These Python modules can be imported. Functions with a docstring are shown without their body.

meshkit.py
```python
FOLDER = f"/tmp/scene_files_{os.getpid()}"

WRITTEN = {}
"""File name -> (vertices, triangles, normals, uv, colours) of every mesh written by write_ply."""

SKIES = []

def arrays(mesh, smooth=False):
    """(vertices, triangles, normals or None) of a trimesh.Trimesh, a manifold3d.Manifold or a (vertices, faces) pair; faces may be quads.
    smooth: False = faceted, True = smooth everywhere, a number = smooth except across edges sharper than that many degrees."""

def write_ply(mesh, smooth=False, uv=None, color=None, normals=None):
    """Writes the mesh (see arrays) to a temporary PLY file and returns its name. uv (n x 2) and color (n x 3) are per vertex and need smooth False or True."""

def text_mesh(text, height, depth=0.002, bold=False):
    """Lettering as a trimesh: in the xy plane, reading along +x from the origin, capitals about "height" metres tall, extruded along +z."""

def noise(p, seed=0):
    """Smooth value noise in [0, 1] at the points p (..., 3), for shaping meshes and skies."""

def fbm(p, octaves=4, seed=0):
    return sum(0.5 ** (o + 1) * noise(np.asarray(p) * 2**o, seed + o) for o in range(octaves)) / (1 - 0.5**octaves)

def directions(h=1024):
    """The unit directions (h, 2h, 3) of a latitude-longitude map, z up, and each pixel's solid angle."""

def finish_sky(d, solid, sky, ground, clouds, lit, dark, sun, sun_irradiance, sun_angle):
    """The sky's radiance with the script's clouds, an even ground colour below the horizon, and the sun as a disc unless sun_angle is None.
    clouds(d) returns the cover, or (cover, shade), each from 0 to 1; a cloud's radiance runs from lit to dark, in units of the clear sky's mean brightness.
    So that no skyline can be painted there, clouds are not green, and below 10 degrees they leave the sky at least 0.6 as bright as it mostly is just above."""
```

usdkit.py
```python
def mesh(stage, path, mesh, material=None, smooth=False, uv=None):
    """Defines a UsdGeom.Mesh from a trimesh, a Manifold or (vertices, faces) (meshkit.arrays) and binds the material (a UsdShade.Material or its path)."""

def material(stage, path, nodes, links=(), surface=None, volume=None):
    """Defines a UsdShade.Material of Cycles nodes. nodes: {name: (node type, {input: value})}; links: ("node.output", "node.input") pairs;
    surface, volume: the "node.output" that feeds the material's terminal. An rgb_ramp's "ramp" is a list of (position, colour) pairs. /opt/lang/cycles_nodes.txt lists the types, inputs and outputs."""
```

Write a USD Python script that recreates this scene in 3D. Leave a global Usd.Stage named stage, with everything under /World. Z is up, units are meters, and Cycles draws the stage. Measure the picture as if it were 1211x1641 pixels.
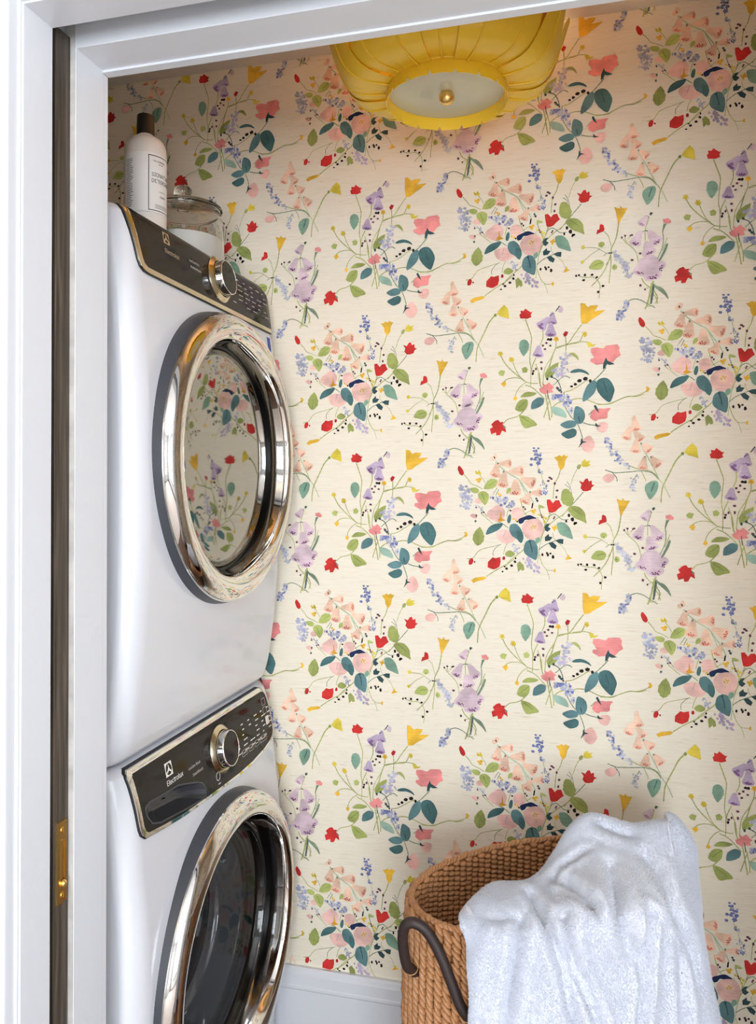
import math, random
import numpy as np
import trimesh, usdkit, meshkit
import manifold3d as m3
from shapely.geometry import Polygon, LineString, Point, box as sbox
from shapely import affinity
from shapely.ops import unary_union
from pxr import Usd, UsdGeom, UsdLux, UsdShade, Gf, Sdf, Vt

stage = Usd.Stage.CreateInMemory()
UsdGeom.SetStageUpAxis(stage, 'Z'); UsdGeom.SetStageMetersPerUnit(stage, 1.0)
WORLD = UsdGeom.Xform.Define(stage, '/World')
stage.SetDefaultPrim(WORLD.GetPrim())
UsdGeom.Scope.Define(stage, '/World/Looks')

# ------------------------------------------------------------------ camera, light, exposure
F_PX, YAW, PITCH, ROLL = 1269.16, 0.25502, 0.01537, -0.00325
EYE = 1.44
EXPOSURE = -1.08
ROOM_LIGHT = 1.0
cam = UsdGeom.Camera.Define(stage, '/World/camera')
fw = np.array([-math.sin(YAW)*math.cos(PITCH), math.cos(YAW)*math.cos(PITCH), math.sin(PITCH)])
r0 = np.array([math.cos(YAW), math.sin(YAW), 0.0]); u0 = np.cross(r0, fw)
rt = math.cos(ROLL)*r0 + math.sin(ROLL)*u0; up = -math.sin(ROLL)*r0 + math.cos(ROLL)*u0
mtx = np.eye(4); mtx[0, :3], mtx[1, :3], mtx[2, :3], mtx[3, :3] = rt, up, -fw, (0, 0, EYE)
cam.AddTransformOp().Set(Gf.Matrix4d(*mtx.ravel().tolist()))
cam.CreateHorizontalApertureAttr(36.0); cam.CreateVerticalApertureAttr(36.0*1641/1211)
cam.CreateFocalLengthAttr(F_PX/1211*36.0)
cam.CreateHorizontalApertureOffsetAttr(-2.75*36/1211); cam.CreateVerticalApertureOffsetAttr(-65.38*36/1211)
cam.CreateClippingRangeAttr(Gf.Vec2f(0.02, 200.0))
cam.CreateExposureAttr(EXPOSURE)

def rect_light(name, pos, toward, w, h, color, intensity):
    l = UsdLux.RectLight.Define(stage, '/World/' + name)
    z = -np.asarray(toward, float); z /= np.linalg.norm(z)
    x = np.cross([0, 0, 1.0], z); x /= np.linalg.norm(x); y = np.cross(z, x)
    m = np.eye(4); m[0, :3], m[1, :3], m[2, :3], m[3, :3] = x, y, z, pos
    l.AddTransformOp().Set(Gf.Matrix4d(*m.ravel().tolist()))
    l.CreateWidthAttr(w); l.CreateHeightAttr(h); l.CreateColorAttr(Gf.Vec3f(*color)); l.CreateIntensityAttr(intensity)
    return l
DAY = (0.83, 0.915, 1.0)
# daylight standing in the room's window openings (behind and to the right of the camera)
rect_light('daylight_back', (1.05, -3.18, 1.35), (0, 1, 0), 1.7, 1.9, DAY, 40*ROOM_LIGHT)
rect_light('daylight_side', (2.78, -1.2, 1.35), (-1, 0, 0), 1.7, 1.9, DAY, 9*ROOM_LIGHT)
# the room's own warm pendant, behind the viewer
pend = UsdLux.SphereLight.Define(stage, '/World/room_pendant'); pend.AddTranslateOp().Set(Gf.Vec3d(-.05, -.9, 2.36)); pend.CreateRadiusAttr(.12)
pend.CreateColorAttr(Gf.Vec3f(1.0, .74, .48)); pend.CreateIntensityAttr(105)
dome = UsdLux.DomeLight.Define(stage, '/World/sky'); dome.CreateColorAttr(Gf.Vec3f(*DAY)); dome.CreateIntensityAttr(1.0)

# ------------------------------------------------------------------ helpers
used = {}
def numbered(parent, name):
    k = used.get((parent, name), 0); used[(parent, name)] = k + 1
    return name if k == 0 else '%s_%03d' % (name, k)
def path_of(name, parent=None):
    base = '/World' if parent is None else str(parent.GetPath())
    return base + '/' + numbered(base, name)
def obj(name, mesh, mat, parent=None, smooth=35, label=None, kind=None):
    if isinstance(mesh, (list, tuple)) and len(mesh) and not isinstance(mesh[0], np.ndarray): mesh = cat(mesh)
    p = usdkit.mesh(stage, path_of(name, parent), mesh, mat, smooth=smooth).GetPrim()
    if label: p.SetCustomDataByKey('label', label)
    if kind: p.SetCustomDataByKey('kind', kind)
    return p
def tag(p, label=None, category=None, group=None, kind=None):
    for k, v in (('label', label), ('category', category), ('group', group), ('kind', kind)):
        if v: p.SetCustomDataByKey(k, v)
    return p
def thing(name, label, category, loc=(0, 0, 0), group=None, rotz=0.0):
    x = UsdGeom.Xform.Define(stage, path_of(name)); x.AddTranslateOp().Set(Gf.Vec3d(*loc))
    if rotz: x.AddRotateZOp().Set(rotz)
    return tag(x.GetPrim(), label, category, group)
def struct(name, mesh, mat, label=None, parent=None, smooth=35):
    p = obj(name, mesh, mat, parent, smooth)
    return tag(p, label, None, None, 'structure') if parent is None else p
def cat(ms): return trimesh.util.concatenate(list(ms))
def tm(mf):
    m = mf.to_mesh(); return trimesh.Trimesh(np.array(m.vert_properties[:, :3]), np.array(m.tri_verts), process=False)
def bx(x0, x1, y0, y1, z0, z1, r=0.0, n=3):
    if r <= 0:
        m = trimesh.creation.box([x1-x0, y1-y0, z1-z0]); m.apply_translation([(x0+x1)/2, (y0+y1)/2, (z0+z1)/2]); return m
    s = m3.Manifold.sphere(r, 4*n)
    pts = [s.translate([a, b, c]) for a in (x0+r, x1-r) for b in (y0+r, y1-r) for c in (z0+r, z1-r)]
    return tm(m3.Manifold.batch_hull(pts))
def lathe(profile, n=64, closed=False, a0=0.0, a1=2*math.pi):
    """revolve (r, z) points about z"""
    P = np.asarray(profile, float); full = abs(a1-a0-2*math.pi) < 1e-9
    A = np.linspace(a0, a1, n, endpoint=not full); k = len(P)
    v = np.stack([np.outer(np.cos(A), P[:, 0]), np.outer(np.sin(A), P[:, 0]), np.tile(P[:, 1], (len(A), 1))], -1).reshape(-1, 3)
    f = []
    for i in range(n if full else n-1):
        j = (i+1) % n
        for q in range(k if closed else k-1):
            w = (q+1) % k
            f += [[i*k+q, j*k+q, j*k+w], [i*k+q, j*k+w, i*k+w]]
    m = trimesh.Trimesh(v, f, process=False); m.merge_vertices(); m.update_faces(m.nondegenerate_faces()); return m
def grid_mesh(V, wrap=False):
    """V (n, m, 3) -> mesh; wrap joins the last column to the first"""
    n, m = V.shape[:2]; f = []
    i, j = np.meshgrid(np.arange(n-1), np.arange(m if wrap else m-1), indexing='ij')
    a = (i*m+j).ravel(); b = (i*m+(j+1) % m).ravel(); c = ((i+1)*m+(j+1) % m).ravel(); d = ((i+1)*m+j).ravel()
    return trimesh.Trimesh(V.reshape(-1, 3), np.vstack([np.stack([a, b, c], 1), np.stack([a, c, d], 1)]), process=False)
def frames(P):
    T = np.gradient(P, axis=0); T /= np.linalg.norm(T, axis=1)[:, None]
    u = np.cross(T[0], [0.3, 0.2, 1.0]); u /= np.linalg.norm(u); U = []
    for t in T:
        u = u - t*(u@t); u /= np.linalg.norm(u); U.append(u)
    U = np.array(U); return T, U, np.cross(T, U)
def tube(P, r, n=10, caps=True):
    P = np.asarray(P, float); R = np.broadcast_to(np.asarray(r, float), (len(P),))
    T, U, W = frames(P); A = np.linspace(0, 2*math.pi, n, endpoint=False)
    V = P[:, None] + R[:, None, None]*(np.cos(A)[None, :, None]*U[:, None] + np.sin(A)[None, :, None]*W[:, None])
    m = grid_mesh(V, True)
    if caps:
        v = np.vstack([m.vertices, P[0], P[-1]]); k = len(m.vertices); L = (len(P)-1)*n
        f = [[k, (j+1) % n, j] for j in range(n)] + [[k+1, L+j, L+(j+1) % n] for j in range(n)]
        m = trimesh.Trimesh(v, np.vstack([m.faces, f]), process=False)
    m.fix_normals() if m.is_watertight else None
    return m
def spline(P, n=40, closed=False):
    P = np.asarray(P, float); k = len(P); out = []
    seg = k if closed else k-1; per = max(2, n//seg)
    g = (lambda i: P[i % k]) if closed else (lambda i: P[min(max(i, 0), k-1)])
    for i in range(seg):
        a, b, c, d = g(i-1), g(i), g(i+1), g(i+2)
        for t in np.linspace(0, 1, per, endpoint=False):
            out.append(0.5*((2*b) + (c-a)*t + (2*a-5*b+4*c-d)*t*t + (3*b-a-3*c+d)*t**3))
    if not closed: out.append(P[-1])
    return np.array(out)
def lin(c): 
    c = np.asarray(c, float)/255.0
    return tuple(np.where(c <= 0.04045, c/12.92, ((c+0.055)/1.055)**2.4))
def pbr(name, color, rough=0.5, metal=0.0, bump=None, bump_scale=200.0, vary=0.0, vary_scale=6.0, **kw):
    nodes = {'p': ('principled_bsdf', dict(base_color=lin(color), roughness=rough, metallic=metal, **kw))}; links = []
    if bump or vary: nodes['tc'] = ('texture_coordinate', {})
    if vary:
        nodes['nv'] = ('noise_texture', {'scale': vary_scale, 'detail': 4.0}); links.append(('tc.object', 'nv.vector'))
        a, b = np.array(lin(color))*(1-vary), np.array(lin(color))*(1+vary)
        nodes['rv'] = ('rgb_ramp', {'ramp': [(0.3, tuple(a)), (0.7, tuple(b))]}); links += [('nv.fac', 'rv.fac'), ('rv.color', 'p.base_color')]
    if bump:
        nodes['nb'] = ('noise_texture', {'scale': bump_scale, 'detail': 3.0}); nodes['b'] = ('bump', {'strength': 0.6, 'distance': bump})
        links += [('tc.object', 'nb.vector'), ('nb.fac', 'b.height'), ('b.normal', 'p.normal')]
    return usdkit.material(stage, '/World/Looks/' + name, nodes, links, surface='p.BSDF')
M = {}
M['trim'] = pbr('trim_paint', (222, 224, 229), 0.32, bump=0.0006, bump_scale=60)
M['plaster'] = pbr('plaster', (226, 226, 226), 0.8, bump=0.001, bump_scale=90)
M['closet_ceiling'] = pbr('closet_ceiling_paint', (226, 218, 206), 0.8, bump=0.001, bump_scale=90)
M['dark_gap'] = pbr('dark_cavity', (40, 38, 36), 0.9)
M['brass'] = pbr('brass', (246, 206, 124), 0.30, 1.0, bump=0.0003, bump_scale=400)
M['chrome'] = pbr('chrome', (232, 230, 226), 0.04, 1.0)
M['white_enamel'] = pbr('white_enamel', (224, 225, 231), 0.22, coat_weight=0.5, coat_roughness=0.08)
M['grey_plastic'] = pbr('dark_grey_plastic', (62, 64, 70), 0.38)
M['black_plastic'] = pbr('black_plastic', (26, 26, 28), 0.35)
INKS = [(208, 52, 48), (180, 40, 45), (238, 148, 146), (246, 194, 184), (246, 200, 190), (248, 208, 182), (240, 172, 148), (150, 60, 55), (222, 198, 208), (198, 164, 186), (198, 178, 206), (150, 114, 160), (96, 50, 88), (76, 114, 116), (98, 136, 140), (30, 46, 86), (136, 172, 150), (160, 192, 176), (162, 172, 98), (182, 194, 112), (126, 146, 66), (240, 190, 64), (226, 164, 40), (226, 204, 74), (174, 180, 112), (128, 148, 124), (92, 110, 104), (190, 205, 170), (46, 32, 34), (116, 126, 176), (176, 178, 204), (200, 202, 214), (56, 84, 88), (110, 70, 84), (252, 244, 226)]
REPEAT_W, REPEAT_H = 0.42594, 0.68586
TILE_X, TILE_Z = -0.12508, 1.33331
PRINT = (
    "S24;18;-1655,1275,-1541,1142,-1484,1058,-1333,990,-1201,922|S24;15;-1312,1322,-1200,1178,-1136,1065|S27;30;-878,1590,-804,1496,-581,1306,-323,1144,-195,950,-68,"
    "764,22,578|S27;22;-323,1144,-214,913,-160,782|S24;22;654,1372,606,1207,515,1023,477,690|S24;15;1073,1442,964,1241,892,1022|S25;18;1175,838,1050,691,870,489,690,"
    "268|S24;18;402,358,347,173,255,-50,144,-347|S24;22;888,508,726,323,509,174,291,-49,199,-272,143,-532|S27;22;111,245,146,23,181,-272,143,-569,104,-866|S24;22;-37"
    "1,-653,-260,-576,-149,-426,-38,-238|S24;22;-668,-958,-519,-786,-297,-614|S24;22;-1118,-1212,-893,-1056,-594,-881,-445,-766|S24;15;-1589,-790,-1437,-757,-1284,-5"
    "76,-964,-477,-777,-429|S25;15;-950,-702,-946,-589,-852,-475,-758,-417|S25;18;143,-532,289,-419,506,-323,614,-310|S24;11;471,-121,506,-268,721,-485,791,-630,826,"
    "-703|S24;15;142,-643,213,-863,321,-1008,466,-1023|S24;11;303,-990,357,-1118,385,-1246|S25;22;-1035,236,-886,144,-737,89,-589,-22|S25;15;-1298,499,-1166,348,-109"
    "2,236|S24;15;-1223,310,-961,87|S26;11;803,1095,874,985,915,801|S26;11;759,1029,866,941,837,893|S24;15;-70,392,-218,298|S24;18;-289,652,-217,391,-144,280|S25;18;"
    "149,468,220,246,292,136|S24;15;476,580,439,395,365,173|S25;18;365,247,510,322,689,194,832,196|S24;15;-511,577,-587,389,-625,240|S27;18;-75,-350,-3,-572|S24;15;-"
    "704,-659,-666,-509,-591,-358|S24;15;146,-51,-38,-276,-149,-500|S25;15;-844,951,-957,782|S25;18;-807,914,-883,763|S24;18;292,99,218,-198|S27;22;-365,241,-293,56|"
    "B0;0;-1807,1448,-1768,1493,-1692,1409,-1655,1313,-1693,1257,-1758,1287,-1796,1364|P0;0;1175,867,1115,940,1141,1021,1081,1113,1177,1076,1230,1159,1283,1167,1308,"
    "1093,1371,1122,1378,1020,1441,1013,1370,955,1352,893,1264,867|P0;0;373,365,338,542,332,661,404,672,476,580,530,646,620,654,656,562,684,514,601,451,529,377,456,3"
    "51|P0;0;-986,-1021,-1087,-986,-1079,-854,-1049,-824,-966,-739,-891,-760,-779,-728,-772,-848,-799,-961,-874,-1007,-930,-1031|D1;41;-697,-756|B0;0;-1532,-808,-146"
    "3,-768,-1437,-843,-1475,-920,-1540,-925,-1547,-865|D1;22;-1407,-862|P21;0;654,1372,604,1465,591,1576,505,1680,573,1686,635,1730,681,1693,743,1736,778,1699,835,1"
    "702,770,1592,748,1463,697,1383|P23;0;1133,1478,1162,1577,1234,1628,1251,1569,1357,1586,1311,1524,1356,1487,1275,1441,1179,1441|B24;0;1037,1454,1091,1505,1133,14"
    "75,1108,1405,1054,1388|D23;33;-1362,1338,-1286,1345,-1331,1300,-1263,1299|D21;37;-1332,1149,-1264,1163,-1287,1103|P21;0;-1489,-1309,-1401,-1246,-1193,-1214,-111"
    "1,-1231,-1175,-1289,-1345,-1331,-1440,-1372|P21;0;747,-771,791,-696,827,-630,855,-695,912,-730,826,-754|P21;0;466,-1023,524,-967,530,-1069,487,-1056|P21;0;436,2"
    "6,490,19,538,72,562,9,598,-27,526,-46,508,-102,472,-40|P21;0;-1662,-261,-1635,-166,-1673,-148,-1612,-128,-1567,-192,-1598,-253|P21;0;-307,689,-245,697,-260,596,"
    "-282,577|D21;37;-16,393,47,411,21,348|D23;33;257,246,311,210,148,301,274,135|D21;30;-808,801,-763,771,-781,201,-458,203,-403,167|B5;0;-803,1538,-789,1447,-784,1"
    "342,-769,1244,-807,1197,-913,1201,-1011,1245,-1024,1304,-967,1385,-916,1477,-864,1552|B6;0;-809,1233,-851,1215,-910,1214,-963,1241,-993,1276,-935,1283,-895,1281"
    ",-858,1265|D7;12;-848,1252,-902,1248,-945,1272,-876,1224,-940,1246,-906,1290|B5;0;-804,1559,-731,1588,-642,1613,-562,1645,-514,1625,-494,1542,-509,1458,-556,143"
    "5,-637,1462,-727,1483,-803,1508|B6;0;-544,1616,-519,1587,-506,1542,-516,1495,-539,1465,-558,1509,-565,1540,-560,1572|D7;9;-552,1582,-535,1541,-546,1503,-521,156"
    "6,-526,1512,-571,1529|B5;0;-629,1349,-609,1246,-598,1125,-577,1014,-616,957,-735,954,-845,998,-863,1065,-804,1162,-752,1272,-697,1362|B6;0;-621,998,-666,974,-73"
    "2,970,-792,996,-827,1034,-763,1047,-718,1047,-677,1032|D7;13;-664,1017,-725,1008,-774,1033,-694,983,-767,1004,-731,1057|B5;0;-564,1364,-480,1403,-379,1438,-288,"
    "1479,-232,1456,-205,1353,-220,1248,-273,1219,-368,1250,-473,1272,-561,1301|B6;0;-265,1444,-236,1409,-219,1353,-229,1294,-255,1256,-278,1310,-287,1349,-283,1388|"
    "D7;12;-273,1402,-253,1351,-264,1303,-238,1383,-241,1315,-293,1335|B5;0;-360,1142,-325,1050,-297,939,-259,839,-293,783,-418,768,-541,796,-569,856,-520,951,-480,1"
    "058,-434,1147|B6;0;-304,820,-349,793,-418,782,-485,800,-527,832,-460,850,-413,855,-367,845|D7;14;-353,833,-416,819,-471,836,-379,799,-460,810,-429,863|B5;0;-255"
    ",1206,-161,1208,-53,1198,47,1200,87,1152,63,1037,1,938,-61,932,-131,1005,-215,1074,-281,1142|B6;0;51,1155,62,1107,50,1042,14,989,-26,961,-23,1026,-13,1069,10,11"
    "06|D7;13;25,1116,19,1055,-13,1012,48,1081,13,1014,-25,1058|B5;0;-42,806,-47,730,-63,645,-68,563,-110,536,-203,568,-280,629,-281,679,-216,728,-153,788,-93,834|B6"
    ";0;-106,565,-146,562,-198,578,-239,613,-259,648,-206,639,-172,626,-142,604|D7;11;-136,591,-185,602,-218,632,-166,576,-218,611,-180,637|B5;0;-51,843,11,872,87,89"
    "9,154,931,196,915,216,839,206,761,166,739,96,761,18,776,-48,797|B6;0;171,905,193,880,206,838,198,795,180,767,162,806,155,834,158,864|D7;9;165,874,180,836,172,80"
    "1,192,860,190,810,150,824|D5;66;-953,1666,-885,1722|D25;26;-685,1341,-60,846,-822,1545|B4;0;-978,444,-809,538,-661,389,-699,201,-811,126,-961,162,-1073,236,-109"
    "1,349|P22;0;-765,388,-736,201,-644,165,-774,126,-848,163,-781,220|B4;0;-475,427,-290,466,-218,317,-311,167,-476,241|B4;0;-887,-138,-701,-61,-515,-96,-405,-244,-"
    "480,-357,-665,-397,-814,-324|S9;15;-645,-79,-702,-248|B4;0;-1259,725,-1183,688,-1241,574,-1354,574,-1392,650|D30;38;-1733,1002|D30;36;-1769,941|D30;27;-1681,970"
    "|D30;38;-1605,984|D30;41;-1707,912|D30;26;-1728,954|D30;40;-1593,871|D31;30;-1648,895|D30;33;-1727,935|D30;45;-1754,919|D31;27;-1579,868|D30;28;-1609,868|D31;36"
    ";-1549,919|D31;29;-1619,871|D30;44;-1649,804|D30;36;-1624,823|D31;29;-1677,744|D31;41;-1724,748|D30;42;-1535,863|D30;41;-1540,872|D31;38;-1711,804|D31;30;-1751,"
    "801|D31;30;-1505,723|D31;33;-1464,753|D31;46;-1683,719|D31;36;-1670,719|D30;34;-1698,717|D31;37;-1607,764|D30;34;-1606,701|D31;32;-1544,674|D31;29;-1569,683|D31"
    ";43;-1545,745|D31;26;-1557,679|D30;30;-1635,661|D30;31;-1630,733|D30;39;-1580,729|D31;32;-1506,675|D30;33;-1473,651|D30;45;-1556,681|D31;34;-1508,680|D30;28;-14"
    "81,589|D31;36;-1511,520|D31;43;-1690,625|D31;26;-1674,566|D31;39;-1629,552|D30;44;-1603,495|D30;45;-1570,578|D31;31;-1600,504|D30;38;-1609,451|D30;29;-1542,443|"
    "D31;39;-1741,509|D30;29;-1675,486|D30;22;-885,642|D31;35;-894,639|D30;30;-1004,709|D29;34;-947,703|D29;30;-832,675|D30;35;-839,621|D29;27;-790,733|D30;24;-859,7"
    "19|D30;29;-827,648|D31;23;-784,625|D31;29;-771,671|D31;26;-765,622|D30;37;-820,589|D31;29;-813,574|D31;29;-727,524|D29;36;-754,531|D31;33;-692,622|D29;34;-665,5"
    "69|D31;25;-708,661|D31;35;-736,645|D31;30;-791,713|D31;26;-762,659|D29;33;-654,710|D31;22;-681,722|D31;24;-644,683|D31;22;-693,625|D30;27;-608,699|D29;26;-646,6"
    "99|D30;37;-680,670|D30;27;-672,654|D31;23;-587,668|D30;34;-623,621|D30;26;-540,542|D30;25;-550,577|D31;34;-479,582|D29;35;-481,617|D30;22;-453,512|D30;28;-437,5"
    "70|D31;34;-519,523|D29;25;-509,516|D30;32;-504,486|D29;21;-567,532|D31;24;-553,474|D30;38;-608,495|D29;21;-489,559|D31;33;-487,588|D31;33;-498,560|D30;22;-452,5"
    "71|D30;20;-465,617|D30;29;-488,600|D31;27;-438,546|D30;33;-458,566|D29;28;40,1833|D29;28;35,1899|D29;22;70,1799|D29;27;93,1843|D29;22;105,1829|D29;30;143,1892|D"
    "30;19;64,1746|D29;26;60,1742|D30;31;79,1785|D30;25;115,1773|D29;19;190,1775|D30;25;199,1772|D30;32;167,1732|D29;28;191,1721|D29;32;163,1730|D29;30;115,1740|D30;"
    "28;136,1678|D30;23;94,1658|D30;34;69,1625|D29;33;65,1652|D29;32;83,1677|D29;24;122,1681|D29;26;159,1629|D29;20;125,1583|D29;23;40,1631|D29;23;90,1615|D29;24;170"
    ",1590|D30;29;115,1548|D30;23;136,1508|D29;25;109,1539|D29;18;124,1492|D29;24;136,1525|D29;41;-19,1637,185,1635,156,1535,-27,1500|D29;19;155,1386|D29;16;136,1359"
    "|D29;18;170,1377|D29;26;153,1337|D29;26;175,1316|D29;17;144,1312|D30;16;238,1287|D29;17;231,1322|D30;15;210,1310|D30;26;223,1328|D30;21;173,1351|D29;16;190,1309"
    "|D29;22;243,1080|D30;23;242,1117|D30;24;240,1063|D30;18;239,1074|D30;18;252,1012|D29;15;285,1051|D29;15;185,1010|D30;22;236,1047|D30;17;343,985|D30;15;344,1003|"
    "D29;17;330,1014|D30;16;329,979|D30;20;331,990|D29;23;319,976|D29;19;315,931|D30;24;325,923|D29;18;272,934|D30;22;274,884|D30;22;307,808|D29;19;305,845|D29;15;33"
    "7,830|D29;14;348,868|D29;19;310,834|D29;24;320,825|D29;17;304,785|D29;25;271,815|D29;14;223,784|D29;19;207,799|D30;23;208,863|D30;21;232,868|D29;18;258,841|D30;"
    "19;307,818|D30;33;-124,-761|D10;43;-81,-790|D30;29;-82,-803|D10;42;-106,-744|D10;37;-128,-787|D10;30;-176,-855|D10;32;-93,-818|D10;25;-97,-884|D10;33;-35,-840|D"
    "30;36;-89,-864|D10;35;-130,-938|D30;26;-76,-884|D30;31;-75,-910|D30;27;-80,-915|D10;31;-41,-914|D10;24;-51,-957|D10;25;-62,-968|D30;42;-41,-976|D10;39;33,-892|D"
    "10;33;63,-922|D30;27;86,-972|D30;24;74,-954|D10;27;95,-961|D10;44;134,-968|D10;29;24,-1034|D30;38;26,-1049|D10;30;143,-1077|D10;38;107,-1048|D30;31;-461,-426|D3"
    "1;22;-484,-458|D31;18;-412,-455|D30;17;-403,-502|D31;25;-412,-543|D31;25;-430,-506|D31;25;-437,-554|D31;25;-432,-533|D31;25;-421,-557|D30;28;-432,-586|D30;21;-3"
    "92,-564|D31;18;-424,-551|D30;27;-368,-615|D31;24;-376,-572|D30;23;-333,-502|D30;22;-374,-531|D10;26;-231,-754,-518,-618|D31;20;-1360,514|D31;16;-1368,464|D31;20"
    ";-1369,488|D33;22;-1359,468|D31;21;-1305,481|D31;20;-1296,501|D31;24;-1225,453|D33;23;-1208,463|D33;18;-1240,408|D31;27;-1209,455|D31;22;-1239,395|D31;28;-1206,"
    "393|D33;19;-1224,339|D31;17;-1209,361|D33;24;-1175,356|D31;23;-1214,386|B3;0;-1507,290,-1412,317,-1337,253,-1375,196,-1470,233|D26;30;-1356,272,-1375,139|S24;11"
    ";119,1450,191,1320,244,1134,316,949|D28;37;844,295|D28;48;922,196|D28;33;999,113,974,98|D28;30;782,151|D28;33;222,-656,352,-657|D28;41;468,-696|D28;26;331,-610,"
    "414,-619|D28;33;-427,-833,-509,-928,-632,-1002|D28;22;-676,-958,-725,-1079,-415,-751|D33;30;444,1163,371,1115,522,1052,579,882,556,720,408,1189|D33;26;-527,397,"
    "-217,485,106,645,-180,436|P28;0;-34,448,-14,578,18,586,3,467|D32;26;85,690,114,634|D33;22;220,246,202,290,510,248,492,211|L19;229;-843,1139,-1175,922|S20;11;-87"
    "0,1122,-1042,1009|B19;0;-1304,820,-1182,869,-1062,801,-1056,669,-1139,529,-1240,631,-1304,725|S20;18;-1221,808,-1146,631|B19;0;-1504,933,-1371,952,-1288,895,-13"
    "34,820,-1448,839|L18;288;888,508,712,904|B18;0;730,912,837,904,926,765,914,581,870,526,728,654,675,801|B18;0;816,452,906,515,1084,490,1207,363,1234,199,1244,108"
    ",1135,162,975,233,869,343|S20;18;913,479,1136,308|B16;0;574,101,725,121,849,12,909,-152,929,-269,794,-227,651,-163,587,-46|L18;281;-1333,-464,-1270,1|S20;11;-13"
    "28,-427,-1295,-185|B18;0;-659,-640,-555,-563,-426,-646,-519,-723,-630,-703|P18;0;-355,-1080,-379,-876,-316,-819,-225,-910,-204,-1021,-263,-1052,-281,-1008|B13;0"
    ";-1120,-186,-1067,-35,-943,57,-774,88,-715,52,-812,-62,-962,-139|B14;0;-533,46,-403,81,-275,-56,-221,-241,-277,-383,-369,-299,-497,-208,-560,-78|B13;0;-367,-94,"
    "-257,-130,-228,-260,-277,-376,-361,-299|B13;0;-607,127,-587,258,-531,307,-513,203,-551,98|B15;0;-322,93,-336,186,-218,243,-100,288,-16,274,82,208,-72,184,-182,1"
    "76,-237,101|D28;22;-366,137|B14;0;-216,-576,-192,-389,-93,-306,35,-319,107,-459,113,-643,68,-778,-41,-739,-150,-667|S32;26;-75,-343,-32,-498,-18,-609|D32;33;-75"
    ",-335|P32;0;273,6,328,81,401,100,357,18,421,-29,345,-104,291,-68|P32;0;289,-326,283,-234,370,-152,381,-214,463,-231,398,-314|P32;0;524,-312,614,-273,715,-272,70"
    "3,-393,614,-369|P32;0;369,-373,470,-349,559,-432,523,-518,433,-471|B4;0;-256,-18,-201,113,-72,188,111,201,219,98,255,-50,199,-198,71,-293,-111,-277,-221,-167|B5"
    ";0;-73,58,74,97,110,-14,36,-89,-55,-53|D22;18;-18,-23,30,15,66,30,1,40|D24;15;-36,-1,44,-22|L16;111;145,-236,71,-404|L19;96;-528,951,-621,801|B19;0;149,542,258,"
    "505,276,468,149,468|S24;21;-145,5016,-63,4778,-2,4563,-25,4310,-47,4014,-19,3802,-30,3400|S24;21;98,4072,14,3885,-7,3759|S24;21;268,4718,267,4549,204,4384|S24;2"
    "1;1166,4818,1003,4597,839,4375,594,4302,511,4159,427,3868,343,3577|S24;21;1184,4546,1103,4404,920,4371,757,4337,594,4281|S24;17;920,4383,1163,4413,1364,4379|S24"
    ";21;800,4544,806,4355,797,4167|S24;17;579,4471,561,4283,470,4077,427,3910,302,3663|S24;21;-731,4150,-655,3998,-530,3843,-321,3644,-154,3510,12,3462,136,3458|S24"
    ";17;-465,4053,-403,3859,-300,3664,-154,3510|S24;17;-701,3496,-573,3589,-405,3613,-279,3591|S24;17;-399,3116,-365,3263,-259,3408,-134,3489|S24;21;-155,3426,11,33"
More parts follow.
